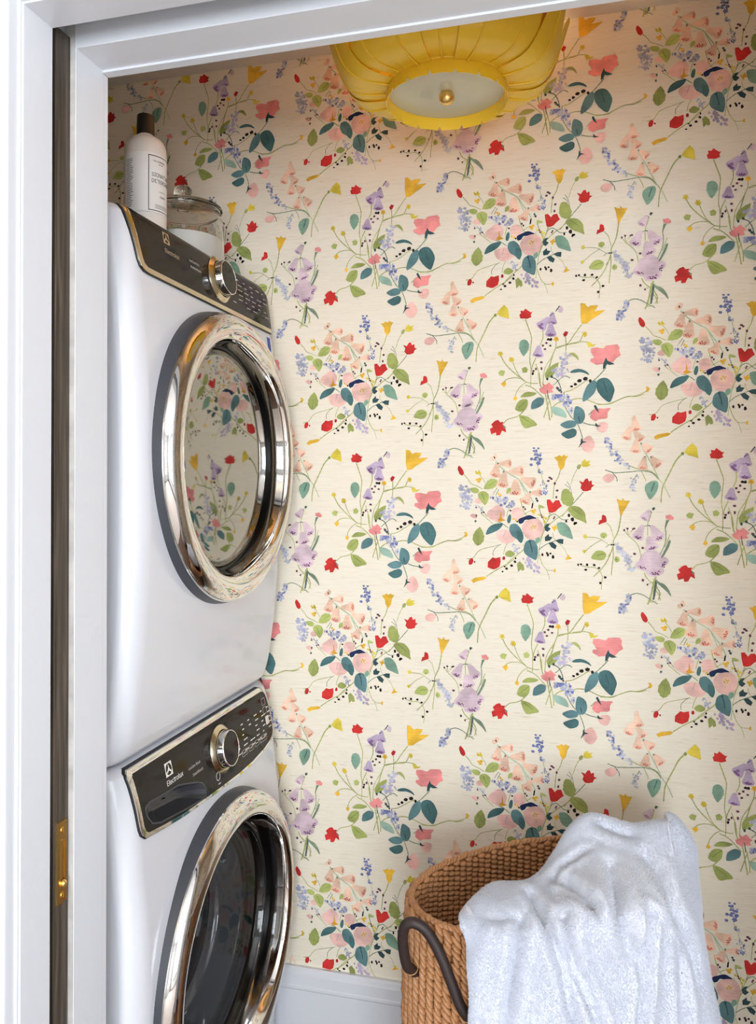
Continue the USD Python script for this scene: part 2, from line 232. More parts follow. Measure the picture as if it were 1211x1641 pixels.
    "57,135,3247,299,3073|S24;25;419,2566,379,2819,340,3072,300,3242,198,3414,158,3710|S24;21;275,2632,338,2820,422,3070|S24;21;460,2628,461,2817,382,3155|S25;21;894"
    ",3557,753,3604,506,3403|S24;21;462,2859,626,2980,871,3014,1033,3060,1234,3045,1394,2978,1553,2920,1791,2913,1950,2983,2186,3078,2381,3072,2556,3120|S24;17;750,3"
    "227,913,3264,1116,3382,1237,3461,1358,3498|S25;21;1718,3774,1618,3654,1457,3495,1337,3437|S26;21;466,3593,589,3526,669,3355,689,3229|S25;21;750,3227,749,3018,78"
    "8,2850,909,2638,1029,2510,1108,2342,1167,2133,1147,2050|S24;17;-685,2506,-579,2610,-368,2669,-221,2771,-158,2854|S24;17;-306,2667,-200,2834|S25;21;1190,2486,133"
    "0,2441,1510,2416,1629,2405|S25;17;1085,1906,1167,2029|S25;17;1155,2050,1267,2040|S25;17;1312,2669,1432,2791|S24;17;463,3068,586,3149|S24;21;198,3414,179,3667,97"
    ",3924|S24;17;260,3411,303,3789,470,4077|P0;0;-262,5043,-287,5130,-249,5170,-261,5235,-186,5218,-144,5275,-82,5224,-19,5178,22,5189,-20,5115,1,5063,-104,5026,-18"
    "7,5039|P0;0;-983,2256,-1012,2385,-940,2427,-982,2492,-896,2575,-811,2603,-769,2542,-685,2549,-706,2486,-643,2420,-623,2292,-715,2345,-771,2231,-856,2220,-868,22"
    "97|P25;0;-698,2485,-622,2420,-673,2387|P1;0;739,4610,792,4683,861,4654,820,4564,767,4546|P21;0;1174,4830,1147,5006,1149,5332,1250,5313,1310,5226,1390,5263,1550,"
    "5254,1509,5173,1449,5114,1569,5128,1708,5132,1568,5024,1408,4929,1287,4840|P23;0;1284,4382,1364,4391,1403,4327,1504,4343,1443,4292,1323,4268|D23;29;-713,4194|D2"
    "3;29;-747,4171|D23;29;-781,4196|D23;29;-769,4236|D23;29;-727,4235|D22;18;-747,4206|D23;31;-450,4041|D23;31;-486,4016|D23;31;-522,4044|D23;31;-509,4086|D23;31;-4"
    "64,4085|D22;19;-486,4054|D21;29;612,4493|D21;29;579,4469|D21;29;546,4495|D21;29;558,4534|D21;29;599,4532|D22;18;579,4505|D23;29;1269,4573|D23;29;1237,4550|D23;2"
    "9;1205,4575|D23;29;1217,4614|D23;29;1256,4612|D22;18;1237,4585|P21;0;-743,3480,-637,3536,-608,3463,-667,3392|P21;0;-450,3096,-399,3179,-345,3114,-387,3051|B10;0"
    ";425,5006,399,4923,358,4830,329,4740,276,4719,186,4776,120,4862,133,4918,217,4959,301,5012,378,5049|B11;0;289,4751,245,4756,194,4785,159,4834,148,4879,202,4856,"
    "236,4834,261,4802|D12;12;264,4786,215,4810,188,4851,228,4776,181,4827,230,4848|B10;0;525,5146,551,5072,572,4985,600,4906,575,4864,482,4856,391,4882,370,4929,407"
    ",5002,436,5084,469,5151|B11;0;567,4893,534,4873,483,4867,433,4883,402,4909,451,4921,486,4923,520,4914|D12;11;531,4905,484,4895,444,4911,511,4878,452,4890,475,49"
    "30|B10;0;486,4896,519,4814,548,4715,584,4626,557,4575,452,4561,347,4586,321,4639,358,4725,388,4821,423,4900|B11;0;547,4608,510,4584,452,4574,394,4590,358,4618,4"
    "13,4634,453,4639,492,4630|D12;12;505,4620,452,4606,405,4622,484,4589,416,4598,440,4646|B10;0;205,4360,232,4289,252,4205,280,4129,251,4090,147,4088,47,4119,25,41"
    "65,68,4231,104,4307,144,4368|B11;0;243,4118,205,4102,148,4099,93,4118,59,4144,115,4152,154,4152,191,4141|D12;12;203,4132,151,4126,106,4143,180,4108,114,4123,141"
    ",4159|B8;0;621,5246,703,5283,751,5197,702,5128,632,5162|S32;21;662,5294,567,5165|S32;17;435,5068,517,5126|D11;46;236,4868|D28;38;398,4501,456,4498|D33;29;266,43"
    "60,315,4273,438,4352,348,4419|D33;33;230,3961,229,3813|D28;33;21,3694|D33;29;97,3806,34,3757|D28;29;926,3355|D28;38;1015,3406|D28;46;1112,3482|D28;50;1245,3527|"
    "D28;38;1357,3473|L17;251;-169,4529,-192,4127|B16;0;-282,4470,-169,4529,-74,4439,-100,4271,-192,4127,-275,4279|P19;0;-805,3747,-741,3809,-635,3783,-678,3666,-763"
    ",3682|P19;0;-216,3725,-236,3831,-152,3871,-90,3805,-120,3729|L18;192;323,3578,632,3944|S20;13;347,3607,509,3798|B24;0;837,4111,959,4160,1060,4093,1100,3966,1039"
    ",4031,939,4098|D31;43;819,4070|D31;36;794,4130|D10;35;884,4098|D31;31;834,4039|D10;38;796,4028|D31;39;798,4052|D30;43;678,4039|D30;38;746,4008|D10;43;804,3902|D"
    "31;25;762,3902|D31;46;734,3907|D10;30;712,3940|D30;26;697,3855|D31;33;715,3810|D30;29;817,3940|D31;46;766,3940|D10;29;834,3764|D31;32;861,3722|D30;27;759,3805|D"
    "31;42;708,3753|D31;36;674,3771|D31;38;591,3808|D30;24;703,3726|D10;31;706,3801|D31;46;577,3733|D30;46;540,3766|D10;32;481,3745|D30;29;513,3750|D31;33;608,3598|D"
    "31;43;578,3655|D10;28;704,3623|D30;40;632,3644|D10;29;740,3603|D10;26;655,3682|D10;45;701,3659|D31;34;765,3677|D30;28;512,3070|D30;23;498,3077|D30;36;573,3119|D"
    "29;42;552,3140|D29;24;493,3153|D30;36;492,3152|D29;39;546,3103|D30;42;497,3087|D29;33;660,3106|D29;34;627,3150|D30;36;619,3109|D29;35;585,3148|D30;30;556,3137|D"
    "30;25;545,3167|D29;23;621,3100|D29;27;586,3105|D29;38;572,3135|D30;23;577,3111|D29;33;610,3117|D30;32;662,3103|D29;32;695,3153|D29;41;647,3146|D30;26;829,3155|D"
    "29;35;846,3109|D29;23;663,3019|D30;35;655,3043|D30;32;759,3097|D30;41;743,3133|D29;28;909,2993|D30;37;845,3016|D30;23;683,3082|D30;31;704,3044|D29;34;754,2991|D"
    "30;38;736,3022|D30;38;851,3037|D30;35;834,3054|D29;41;895,2978|D30;33;894,3025|D29;37;757,2933|D30;35;752,2909|D30;34;799,2946|D29;36;805,2970|D30;29;853,2888|D"
    "30;30;840,2905|D30;32;815,2924|D30;27;839,2892|D29;42;913,2774|D30;29;926,2837|D31;19;885,2811|D31;24;871,2807|D31;17;892,2816|D31;15;868,2788|D31;28;894,2817|D"
    "31;26;888,2765|D31;20;864,2744|D31;24;903,2759|D31;20;922,2736|D31;24;920,2730|D32;33;364,3555,467,3606,608,3316,648,3272|D33;25;588,3337,689,3229|P2;0;197,3245"
    ",168,3322,259,3361,260,3454,321,3409,404,3470,465,3404,526,3352,465,3299,505,3235,382,3218,299,3191|S26;21;362,3282,381,3071|P2;0;1500,3845,1361,3934,1369,3996,"
    "1461,4013,1370,4162,1383,4245,1503,4260,1662,4224,1722,4291,1881,4304,1979,4308,2030,4235,2017,4154,2056,4049,1957,3991,1878,3892,1759,3855,1620,3861|P32;0;1659"
    ",3880,1720,4014,1751,3938,1917,3849,1798,3833,1739,3856,1698,3767,1647,3736|B13;0;895,3690,977,3754,1118,3765,1259,3710,1338,3615,1238,3660,1118,3690,997,3678|B"
    "14;0;1193,2984,1203,3171,1297,3376,1437,3474,1497,3431,1476,3245,1375,3103|B13;0;1517,3472,1657,3537,1795,3482,1901,3272,1872,3109,1799,2958,1673,3032,1535,3202"
    ",1496,3348|S32;21;1656,3446,1734,3195|B18;0;-274,3141,-156,3248,10,3251,114,3214,10,3158,-136,3137|B18;0;-401,2882,-303,3049,-136,3086,-95,3001,-138,2854,-263,2"
    "785,-368,2817|S20;17;-116,3052,-325,2880|B18;0;-293,2688,-118,2663,48,2553,113,2455,-15,2416,-161,2385,-252,2497|S20;17;-243,2657,-15,2491|B14;0;-25,2872,9,3019"
    ",155,3120,278,3074,257,2948,132,2868,8,2837|B17;0;462,2859,585,2876,747,2788,807,2619,665,2652,522,2710|B14;0;969,2636,991,2823,1052,2884,1192,2797,1231,2630,11"
    "70,2486,1069,2467,997,2532|S32;25;1082,2634,1110,2508|B14;0;663,2456,806,2536,948,2545,1037,2489,988,2394,826,2356,724,2392|B13;0;682,2233,825,2314,967,2353,103"
    "6,2293,1006,2177,864,2117,763,2148|B2;0;1351,2606,1392,2750,1492,2810,1652,2806,1810,2814,1750,2720,1729,2585,1550,2560,1470,2521|P32;0;1433,2874,1473,2906,1513"
    ",2830,1559,2705,1472,2790|B3;0;1489,2375,1570,2477,1709,2486,1756,2411,1687,2256,1548,2271|P32;0;1470,2479,1530,2416,1609,2414,1529,2383,1462,2397|B3;0;1126,198"
    "8,1187,2091,1328,2180,1427,2046,1446,1921,1325,1778,1185,1842|P32;0;1139,2125,1179,2050,1267,2027,1179,2008,1085,1906,1126,2009|S24;18;-2727,-526,-2492,-510,-22"
    "98,-442,-2104,-363,-1873,-340,-1720,-281,-1624,-223|S27;22;-1764,-1486,-1707,-1617,-1594,-1840,-1481,-2062,-1388,-2266,-1257,-2467,-1145,-2717|S24;26;-877,-1710"
    ",-1009,-1857,-1123,-2086,-1237,-2316,-1313,-2507,-1345,-2828|S18;22;-877,-1710,-990,-1838,-1066,-1972|S24;18;-2130,-1915,-1958,-2004,-1805,-2055,-1614,-2086,-14"
    "63,-2174,-1388,-2303|S25;18;-2499,-2093,-2344,-2132,-2035,-2113,-1767,-2092,-1538,-2140,-1395,-2285|S24;15;-1767,-2111,-1691,-2259,-1673,-2334|S26;15;-2422,-211"
    "6,-2325,-2246,-2314,-2341|S26;15;-2577,-2065,-2422,-2116|S25;15;-1863,-2171,-1921,-2268|B5;0;-1887,-859,-1846,-928,-1808,-1012,-1764,-1086,-1779,-1137,-1868,-11"
    "71,-1961,-1169,-1991,-1126,-1971,-1041,-1960,-948,-1941,-869|B6;0;-1793,-1109,-1821,-1138,-1869,-1159,-1921,-1156,-1957,-1138,-1912,-1112,-1878,-1100,-1843,-110"
    "0|D7;10;-1831,-1107,-1874,-1130,-1917,-1125,-1844,-1139,-1904,-1144,-1891,-1096|B5;0;-1974,-1065,-1975,-1150,-1986,-1248,-1988,-1340,-2028,-1380,-2121,-1368,-22"
    "00,-1319,-2203,-1264,-2141,-1193,-2082,-1112,-2025,-1047|B6;0;-2025,-1347,-2064,-1360,-2116,-1356,-2159,-1327,-2180,-1292,-2128,-1290,-2093,-1296,-2063,-1313|D7"
    ";10;-2056,-1326,-2105,-1326,-2139,-1300,-2085,-1350,-2138,-1324,-2101,-1286|B5;0;-1893,-1152,-1831,-1189,-1766,-1240,-1699,-1280,-1693,-1327,-1757,-1392,-1840,-"
    "1431,-1882,-1410,-1898,-1333,-1923,-1254,-1937,-1183|B6;0;-1716,-1311,-1729,-1346,-1763,-1384,-1810,-1404,-1847,-1405,-1818,-1364,-1794,-1341,-1763,-1325|D7;10;"
    "-1749,-1325,-1778,-1362,-1818,-1377,-1749,-1357,-1800,-1387,-1806,-1343|B5;0;-1851,-1377,-1826,-1451,-1807,-1539,-1780,-1619,-1807,-1665,-1899,-1680,-1990,-1659"
    ",-2010,-1612,-1972,-1534,-1941,-1447,-1906,-1375|B6;0;-1814,-1636,-1847,-1658,-1899,-1668,-1948,-1655,-1979,-1630,-1929,-1614,-1894,-1610,-1860,-1617|D7;10;-185"
    "0,-1626,-1897,-1639,-1937,-1626,-1870,-1654,-1929,-1647,-1906,-1603|B5;0;-1724,-1446,-1660,-1465,-1590,-1496,-1521,-1516,-1510,-1560,-1567,-1638,-1644,-1696,-16"
    "88,-1687,-1711,-1619,-1744,-1550,-1765,-1487|B6;0;-1534,-1550,-1544,-1587,-1574,-1631,-1618,-1662,-1655,-1673,-1630,-1627,-1608,-1598,-1579,-1576|D7;10;-1566,-1"
    "572,-1591,-1615,-1628,-1639,-1562,-1603,-1609,-1644,-1620,-1604|B5;0;-1663,-1772,-1649,-1848,-1643,-1937,-1629,-2019,-1660,-2061,-1750,-2065,-1833,-2033,-1845,-"
    "1984,-1799,-1912,-1758,-1830,-1715,-1763|B6;0;-1662,-2031,-1697,-2049,-1747,-2053,-1793,-2034,-1819,-2006,-1769,-1996,-1736,-1996,-1704,-2007|D7;10;-1695,-2017,"
    "-1742,-2025,-1778,-2007,-1718,-2043,-1774,-2028,-1745,-1988|B5;0;-1533,-1745,-1465,-1780,-1391,-1830,-1318,-1868,-1308,-1918,-1371,-1992,-1456,-2039,-1503,-2019"
    ",-1525,-1938,-1558,-1856,-1578,-1781|B6;0;-1333,-1902,-1345,-1941,-1379,-1983,-1426,-2007,-1467,-2011,-1438,-1966,-1414,-1939,-1383,-1921|D7;10;-1368,-1920,-139"
    "6,-1961,-1437,-1979,-1365,-1954,-1417,-1989,-1427,-1942|B5;0;-1972,-884,-1914,-788,-1876,-863,-1914,-921|D25;22;-1771,-1456,-1548,-1774,-1689,-1767|P23;0;-829,-"
    "1671,-765,-1568,-653,-1464,-561,-1562,-532,-1811,-636,-1769,-747,-1736|D20;41;-866,-1702|D30;30;-2572,-1329|D30;41;-2567,-1390|D30;31;-2523,-1324|D30;39;-2505,-"
    "1336|D30;39;-2513,-1418|D29;33;-2573,-1410|D29;35;-2439,-1477|D31;25;-2423,-1404|D31;30;-2466,-1442|D29;24;-2456,-1453|D30;23;-2539,-1518|D31;24;-2514,-1531|D30"
    ";28;-2466,-1519|D30;29;-2438,-1505|D29;29;-2440,-1524|D29;22;-2436,-1569|D30;33;-2459,-1626|D31;25;-2472,-1570|D30;28;-2332,-1640|D31;25;-2303,-1627|D29;29;-231"
    "9,-1697|D30;29;-2292,-1722|D31;39;-2410,-1688|D30;40;-2432,-1705|D29;37;-2315,-1714|D30;23;-2362,-1698|D29;26;-2281,-1795|D30;40;-2249,-1759|D30;24;-2318,-1856|"
    "D29;22;-2357,-1850|D30;39;-2298,-1845|D29;28;-2304,-1832|D31;29;-2279,-1873|D30;33;-2232,-1884|D29;27;-2239,-1916|D30;24;-2266,-1839|D31;34;-2194,-1833|D31;34;-"
    "2254,-1877|D30;29;-2085,-1917|D30;25;-2131,-1927|D31;33;-2102,-1954|D31;37;-2146,-1930|D31;29;-2049,-2032|D30;26;-2037,-1983|D31;20;-1858,-2212|D31;28;-1840,-22"
    "35|D31;20;-1954,-2299|D31;30;-1973,-2341|D31;25;-2003,-2262|D30;19;-1946,-2282|D31;27;-1909,-2304|D30;21;-1898,-2351|D31;21;-1908,-2354|D30;17;-1890,-2308|D30;2"
    "4;-1905,-2359|D31;21;-1915,-2372|D30;25;-1970,-2432|D30;18;-1940,-2419|D30;28;-2019,-2473|D31;24;-1995,-2421|D31;19;-1980,-2398|D30;30;-1974,-2404|D31;25;-1930,"
    "-2483|D31;26;-1978,-2454|D31;29;-1980,-2470|D31;24;-2007,-2480|D30;24;-1961,-2542|D31;29;-1924,-2556|B3;0;-2500,-2157,-2383,-2191,-2384,-2286,-2500,-2360,-2617,"
    "-2315,-2617,-2219|B16;0;-1693,-2523,-1673,-2417,-1558,-2337,-1445,-2324,-1396,-2398,-1427,-2550,-1496,-2666,-1587,-2753,-1647,-2654|S13;26;-1483,-2364,-1560,-25"
    "74|S24;22;-2228,-3118,-2253,-3281,-2295,-3486,-2358,-3632,-2400,-3715,-2410,-3817,-2463,-4003,-2568,-4233,-2693,-4404,-2861,-4574|S24;18;-2410,-3817,-2411,-4000"
    ",-2412,-4122,-2444,-4367,-2455,-4530|S24;12;-2553,-3307,-2471,-3395,-2430,-3534,-2399,-3655|S24;12;-3004,-3648,-2878,-3651,-2732,-3674,-2607,-3748,-2504,-3823|S"
    "24;12;-3036,-3977,-2921,-3868,-2795,-3779,-2669,-3711|S25;12;-2576,-3878,-2504,-3823,-2400,-3807,-2318,-3832,-2256,-3889|S24;14;-3132,-4321,-2985,-4352,-2818,-4"
    "362,-2714,-4446,-2663,-4565,-2674,-4728,-2685,-4871|S24;16;-2410,-3817,-2442,-3961,-2525,-4088|P21;0;-2242,-3109,-2268,-2998,-2282,-2877,-2329,-2738,-2251,-2775"
    ",-2210,-2783,-2179,-2721,-2148,-2790,-2066,-2786,-2029,-2784,-2097,-2909,-2170,-3034,-2207,-3107|P22;0;-2253,-3119,-2236,-3058,-2211,-3107,-2228,-3138|P0;0;-274"
    "1,-3352,-2713,-3245,-2667,-3238,-2656,-3130,-2625,-3118,-2573,-3146,-2553,-3236,-2564,-3288,-2626,-3305|P23;0;-3088,-3612,-3029,-3578,-2999,-3632,-3025,-3680,-3"
    "071,-3673|P23;0;-3110,-3961,-3026,-3946,-3015,-3980,-3068,-4037|B19;0;-2690,-3580,-2627,-3535,-2561,-3562,-2555,-3623,-2617,-3671,-2679,-3646|D20;16;-2623,-3631"
    "|B19;0;-2911,-4133,-2806,-3984,-2691,-3956,-2587,-4011,-2577,-4102,-2650,-4178,-2796,-4177|S20;16;-2779,-4080,-2692,-4048,-2598,-4036|B19;0;-2381,-4140,-2339,-4"
    "087,-2278,-4134,-2282,-4195,-2340,-4223,-2381,-4191|D20;20;-2340,-4158|D28;26;-3143,-4287,-3206,-4299|D28;31;-3006,-4299|D28;31;-3036,-4417|D28;33;-2843,-4300|D"
    "28;28;-2735,-4370|D28;31;-2598,-4581|D28;28;-2705,-4718|D28;20;-2446,-3816,-2400,-3817|D31;30;-2300,-3782|D31;24;-2358,-3794|D31;24;-2250,-3888|D31;26;-2250,-38"
    "77|D31;40;-2333,-3817|D31;28;-2323,-3849|D30;39;-2306,-3902|D30;34;-2319,-3888|D31;28;-2312,-3977|D31;22;-2264,-3977|D30;37;-2242,-3915|D31;25;-2203,-3894|D31;2"
    "6;-2236,-3967|D31;33;-2188,-3998|D30;40;-2192,-3998|D31;32;-2179,-4043|D31;23;-2270,-4002|D30;28;-2202,-3976|D31;38;-2110,-4043|D31;23;-2149,-3988|D31;36;-2194,"
    "-3984|D31;38;-2188,-4057|D31;28;-2149,-4110|D31;22;-2158,-4080|D31;40;-2176,-4054|D31;30;-2149,-4054|D31;40;-2094,-4063|D31;28;-2161,-4077|D31;30;-2017,-4087|D3"
    "0;38;-2100,-4135|D31;36;-2083,-4129|D30;25;-2126,-4116|D30;35;-2053,-4148|D31;35;-2057,-4191|D31;27;-2154,-4182|D31;35;-2103,-4193|D30;36;-2070,-4203|D30;29;-20"
    "61,-4177|D31;25;-2064,-4202|D30;26;-2074,-4240|D31;22;-2016,-4226|D31;31;-2032,-4210|D31;29;-2005,-4204|D31;26;-2049,-4200|D31;23;-2131,-4294|D30;34;-2071,-4245"
    "|D30;26;-2095,-4237|D31;24;-2040,-4303|D31;26;-2047,-4310|D31;32;-2036,-4352|D31;26;-2019,-4371|D31;37;-1972,-4374|D31;28;-1976,-4403|D30;30;-1940,-4341|D31;29;"
    "-2081,-4382|D31;22;-2049,-4386|D31;22;-1969,-4404|D31;26;-2043,-4398|D31;26;-1995,-4422|D31;36;-2011,-4405|D28;10;-2235,-3898,-2113,-4062,-2036,-4259|S24;14;-21"
    "31,-3518,-2049,-3614,-1927,-3728,-1846,-3844,-1796,-4063|S24;10;-2090,-3445,-2080,-3535,-2039,-3573|S24;10;-1956,-3437,-2028,-3532|D33;24;-2162,-3475,-2089,-343"
    "5,-1967,-3444,-1936,-3430|D33;30;-1757,-3879|D33;33;-1937,-4019|S24;14;-1548,-3043,-1609,-3227,-1644,-3350,-1641,-3510,-1642,-3591|S25;14;-1732,-3385,-1640,-336"
    "0,-1580,-3377|S32;14;-1640,-3350,-1580,-3366|D25;30;-1517,-2982,-1501,-2957|D32;16;-1574,-3037|B8;0;-1576,-3018,-1586,-3086,-1606,-3162,-1617,-3235,-1656,-3260,"
    "-1736,-3232,-1801,-3179,-1798,-3133,-1736,-3089,-1677,-3035,-1620,-2993|B9;0;-1650,-3234,-1686,-3237,-1731,-3224,-1766,-3193,-1780,-3161,-1734,-3169,-1704,-3180"
    ",-1680,-3200|D12;9;-1675,-3211,-1718,-3202,-1745,-3175,-1703,-3225,-1747,-3194,-1711,-3171|B8;0;-1713,-3366,-1718,-3459,-1735,-3565,-1740,-3665,-1787,-3707,-189"
    "2,-3688,-1980,-3631,-1981,-3571,-1908,-3497,-1838,-3411,-1771,-3344|B9;0;-1782,-3671,-1827,-3683,-1886,-3675,-1933,-3642,-1956,-3603,-1896,-3604,-1857,-3611,-18"
    "24,-3632|D12;12;-1816,-3646,-1872,-3643,-1909,-3614,-1850,-3671,-1910,-3640,-1866,-3600|B8;0;-1530,-3347,-1451,-3404,-1367,-3480,-1282,-3541,-1276,-3606,-1362,-"
    "3688,-1470,-3732,-1525,-3698,-1543,-3593,-1573,-3482,-1589,-3384|B9;0;-1305,-3582,-1323,-3628,-1369,-3675,-1430,-3698,-1480,-3695,-1440,-3643,-1407,-3614,-1367,"
    "-3596|D12;12;-1349,-3598,-1388,-3645,-1440,-3660,-1350,-3641,-1417,-3676,-1423,-3615|B8;0;-1586,-3609,-1528,-3670,-1472,-3749,-1410,-3815,-1426,-3872,-1539,-392"
    "8,-1661,-3949,-1703,-3911,-1684,-3817,-1675,-3718,-1657,-3631|B9;0;-1446,-3846,-1481,-3883,-1542,-3916,-1610,-3925,-1657,-3915,-1600,-3877,-1558,-3857,-1512,-38"
    "49|D12;13;-1495,-3853,-1550,-3887,-1606,-3892,-1511,-3890,-1589,-3909,-1574,-3856|B8;0;-1560,-3984,-1552,-4101,-1558,-4236,-1549,-4363,-1610,-4418,-1763,-4398,-"
    "1899,-4330,-1910,-4253,-1818,-4157,-1732,-4045,-1646,-3957|B9;0;-1609,-4372,-1672,-4390,-1757,-4382,-1830,-4341,-1869,-4293,-1783,-4291,-1726,-4299,-1675,-4324|"
    "D12;17;-1662,-4342,-1742,-4341,-1800,-4304,-1706,-4374,-1797,-4338,-1741,-4286|B8;0;-1508,-3922,-1410,-3981,-1307,-4062,-1203,-4126,-1193,-4202,-1293,-4305,-142"
    "1,-4368,-1488,-4333,-1513,-4211,-1554,-4085,-1577,-3971|B9;0;-1228,-4175,-1249,-4232,-1302,-4291,-1374,-4323,-1434,-4325,-1388,-4261,-1350,-4223,-1302,-4198|D12"
    ";15;-1281,-4198,-1326,-4257,-1387,-4281,-1280,-4249,-1359,-4296,-1369,-4226|B8;0;-1496,-3938,-1430,-4068,-1368,-4227,-1297,-4367,-1324,-4463,-1472,-4525,-1628,-"
    "4521,-1677,-4440,-1642,-4279,-1621,-4104,-1588,-3955|B9;0;-1346,-4410,-1393,-4465,-1474,-4503,-1561,-4497,-1620,-4463,-1544,-4414,-1488,-4392,-1429,-4392|D12;17"
    ";-1408,-4405,-1481,-4447,-1552,-4438,-1432,-4466,-1532,-4474,-1508,-4384|S34;12;-1593,-3990,-1573,-4129,-1543,-4187|B8;0;-1807,-4104,-1684,-3975,-1482,-3963,-13"
    "41,-4134,-1383,-4377,-1605,-4432,-1787,-4324|D12;16;-1886,-3625,-1845,-3653,-1804,-3630,-1866,-3664,-1562,-3887,-1522,-3875,-1501,-3854,-1767,-4342,-1726,-4330,"
    "-1696,-4358,-1484,-4484,-1444,-4471,-1414,-4489,-1525,-4482,-1332,-4293,-1302,-4261,-1292,-4311,-1379,-3636,-1349,-3654|P2;0;-1246,-3118,-1196,-3122,-1155,-3100"
    ",-1120,-3122,-1066,-3179,-1086,-3224,-1156,-3224,-1236,-3198|P25;0;-1236,-3228,-1166,-3228,-1217,-3327,-1253,-3429,-1267,-3410|S25;16;-1257,-3409,-1242,-3568,-1"
    "259,-3749,-1320,-3913,-1381,-4036|B25;0;-1179,-3704,-1143,-3722,-1200,-3885,-1321,-4093,-1351,-4075,-1270,-3910|S24;14;-1158,-3563,-1219,-3727,-1270,-3850|S24;2"
    "0;-1727,-4460,-1667,-4577,-1566,-4670,-1526,-4687|S24;24;-1505,-4585,-1546,-4789,-1588,-5032,-1609,-5118|S26;22;-1455,-4662,-1476,-4823,-1517,-5067|S24;14;-1466"
    ",-4863,-1406,-4958,-1376,-5076|B25;0;-1475,-4593,-1405,-4658,-1284,-4710,-1185,-4842,-1145,-4979,-1225,-4885,-1345,-4774,-1425,-4700|D33;30;-1758,-4627|D33;22;-"
    "1657,-4728|S24;10;-1647,-4706,-1566,-4690|S24;33;-1470,2317,-1556,1977,-1653,1674|S26;26;-1471,2241,-1538,1787|S24;22;-1460,2089,-1385,1936,-1424,1785|S25;18;-2"
    "036,1877,-1901,1925,-1747,1885,-1595,1788,-1436,1691|S24;15;-1614,1731,-1462,1748|D31;26;-2053,1867|D31;30;-2078,1896|D31;35;-2107,1864|D29;32;-2101,1828|D29;37"
    ";-2037,1834|D30;32;-2067,1856|D30;28;-2105,1804|D30;33;-2067,1854|D30;22;-2033,1770|D29;21;-2082,1776|D29;28;-2041,1794|D31;23;-2052,1765|D31;35;-2085,1789|D30;"
    "28;-2044,1760|D30;29;-2134,1745|D30;23;-2140,1740|D30;37;-2080,1704|D31;32;-2076,1727|D31;31;-2150,1643|D29;28;-2097,1664|D31;34;-2245,1633|D29;36;-2231,1657|D3"
    "0;34;-2213,1597|D30;33;-2204,1644|D29;24;-2144,1656|D29;21;-2143,1648|D29;29;-2176,1600|D30;35;-2149,1570|D29;30;-2234,1536|D30;34;-2273,1568|D29;31;-2238,1521|"
    "D29;27;-2200,1494|D30;29;-2158,1517|D31;36;-2132,1521|D29;25;-2270,1562|D30;35;-2279,1532|D30;27;-2188,1464|D30;29;-2179,1515|D29;36;-2271,1470|D31;37;-2226,148"
    "6")
# ------------------------------------------------------------------ the setting
WALL_Y, CEIL, XR, XL = 1.935, 2.55, 0.74, -1.58
JX, HEAD = -0.7446, 2.102                       # jamb face, head height
Y0, Y1, Y2, Y3 = 0.9221, 0.9841, 1.0375, 1.1109  # outer jamb, pocket slot, inner jamb
OPEN_R = 0.42
floor_wood = usdkit.material(stage, '/World/Looks/floor_boards', {
    'tc': ('texture_coordinate', {}), 'm': ('mapping', {'scale': (2.0, 14.0, 1.0)}), 'n': ('noise_texture', {'scale': 4.0, 'detail': 6.0, 'distortion': 1.5}),
    'r': ('rgb_ramp', {'ramp': [(0.3, lin((70, 48, 36))), (0.7, lin((118, 84, 60)))]}), 'p': ('principled_bsdf', {'roughness': 0.35})},
    [('tc.object', 'm.vector'), ('m.vector', 'n.vector'), ('n.fac', 'r.fac'), ('r.color', 'p.base_color')], surface='p.BSDF')
def cloth_ground(name, mul=1.0):
    """grasscloth: warm cream with fine horizontal slubs"""
    return usdkit.material(stage, '/World/Looks/' + name, {
        'g': ('geometry', {}), 'm': ('mapping', {'scale': (16.0, 16.0, 460.0)}), 'n': ('noise_texture', {'scale': 1.0, 'detail': 4.0, 'roughness': 0.6}),
        'm2': ('mapping', {'scale': (26.0, 26.0, 260.0)}), 'n2': ('noise_texture', {'scale': 1.0, 'detail': 2.0}),
        'r': ('rgb_ramp', {'ramp': [(0.25, lin((228, 215, 191))), (0.45, lin((241, 231, 211))), (0.8, lin((247, 240, 225)))]}),
        'r2': ('rgb_ramp', {'ramp': [(0.24, lin((216, 198, 172))), (0.33, (1, 1, 1)), (1.0, (1, 1, 1))]}),
        'mx': ('mix_color', {'blend_type': 'multiply', 'fac': 0.45}), 'b': ('bump', {'strength': 0.5, 'distance': 0.0006}),
        'p': ('principled_bsdf', {'roughness': 0.75, 'specular_ior_level': 0.3})},
        [('g.position', 'm.vector'), ('g.position', 'm2.vector'), ('m.vector', 'n.vector'), ('m2.vector', 'n2.vector'), ('n.fac', 'r.fac'), ('n2.fac', 'r2.fac'),
         ('r.color', 'mx.a'), ('r2.color', 'mx.b'), ('mx.result', 'p.base_color'), ('n.fac', 'b.height'), ('b.normal', 'p.normal')], surface='p.BSDF')
M['grasscloth'] = cloth_ground('grasscloth')
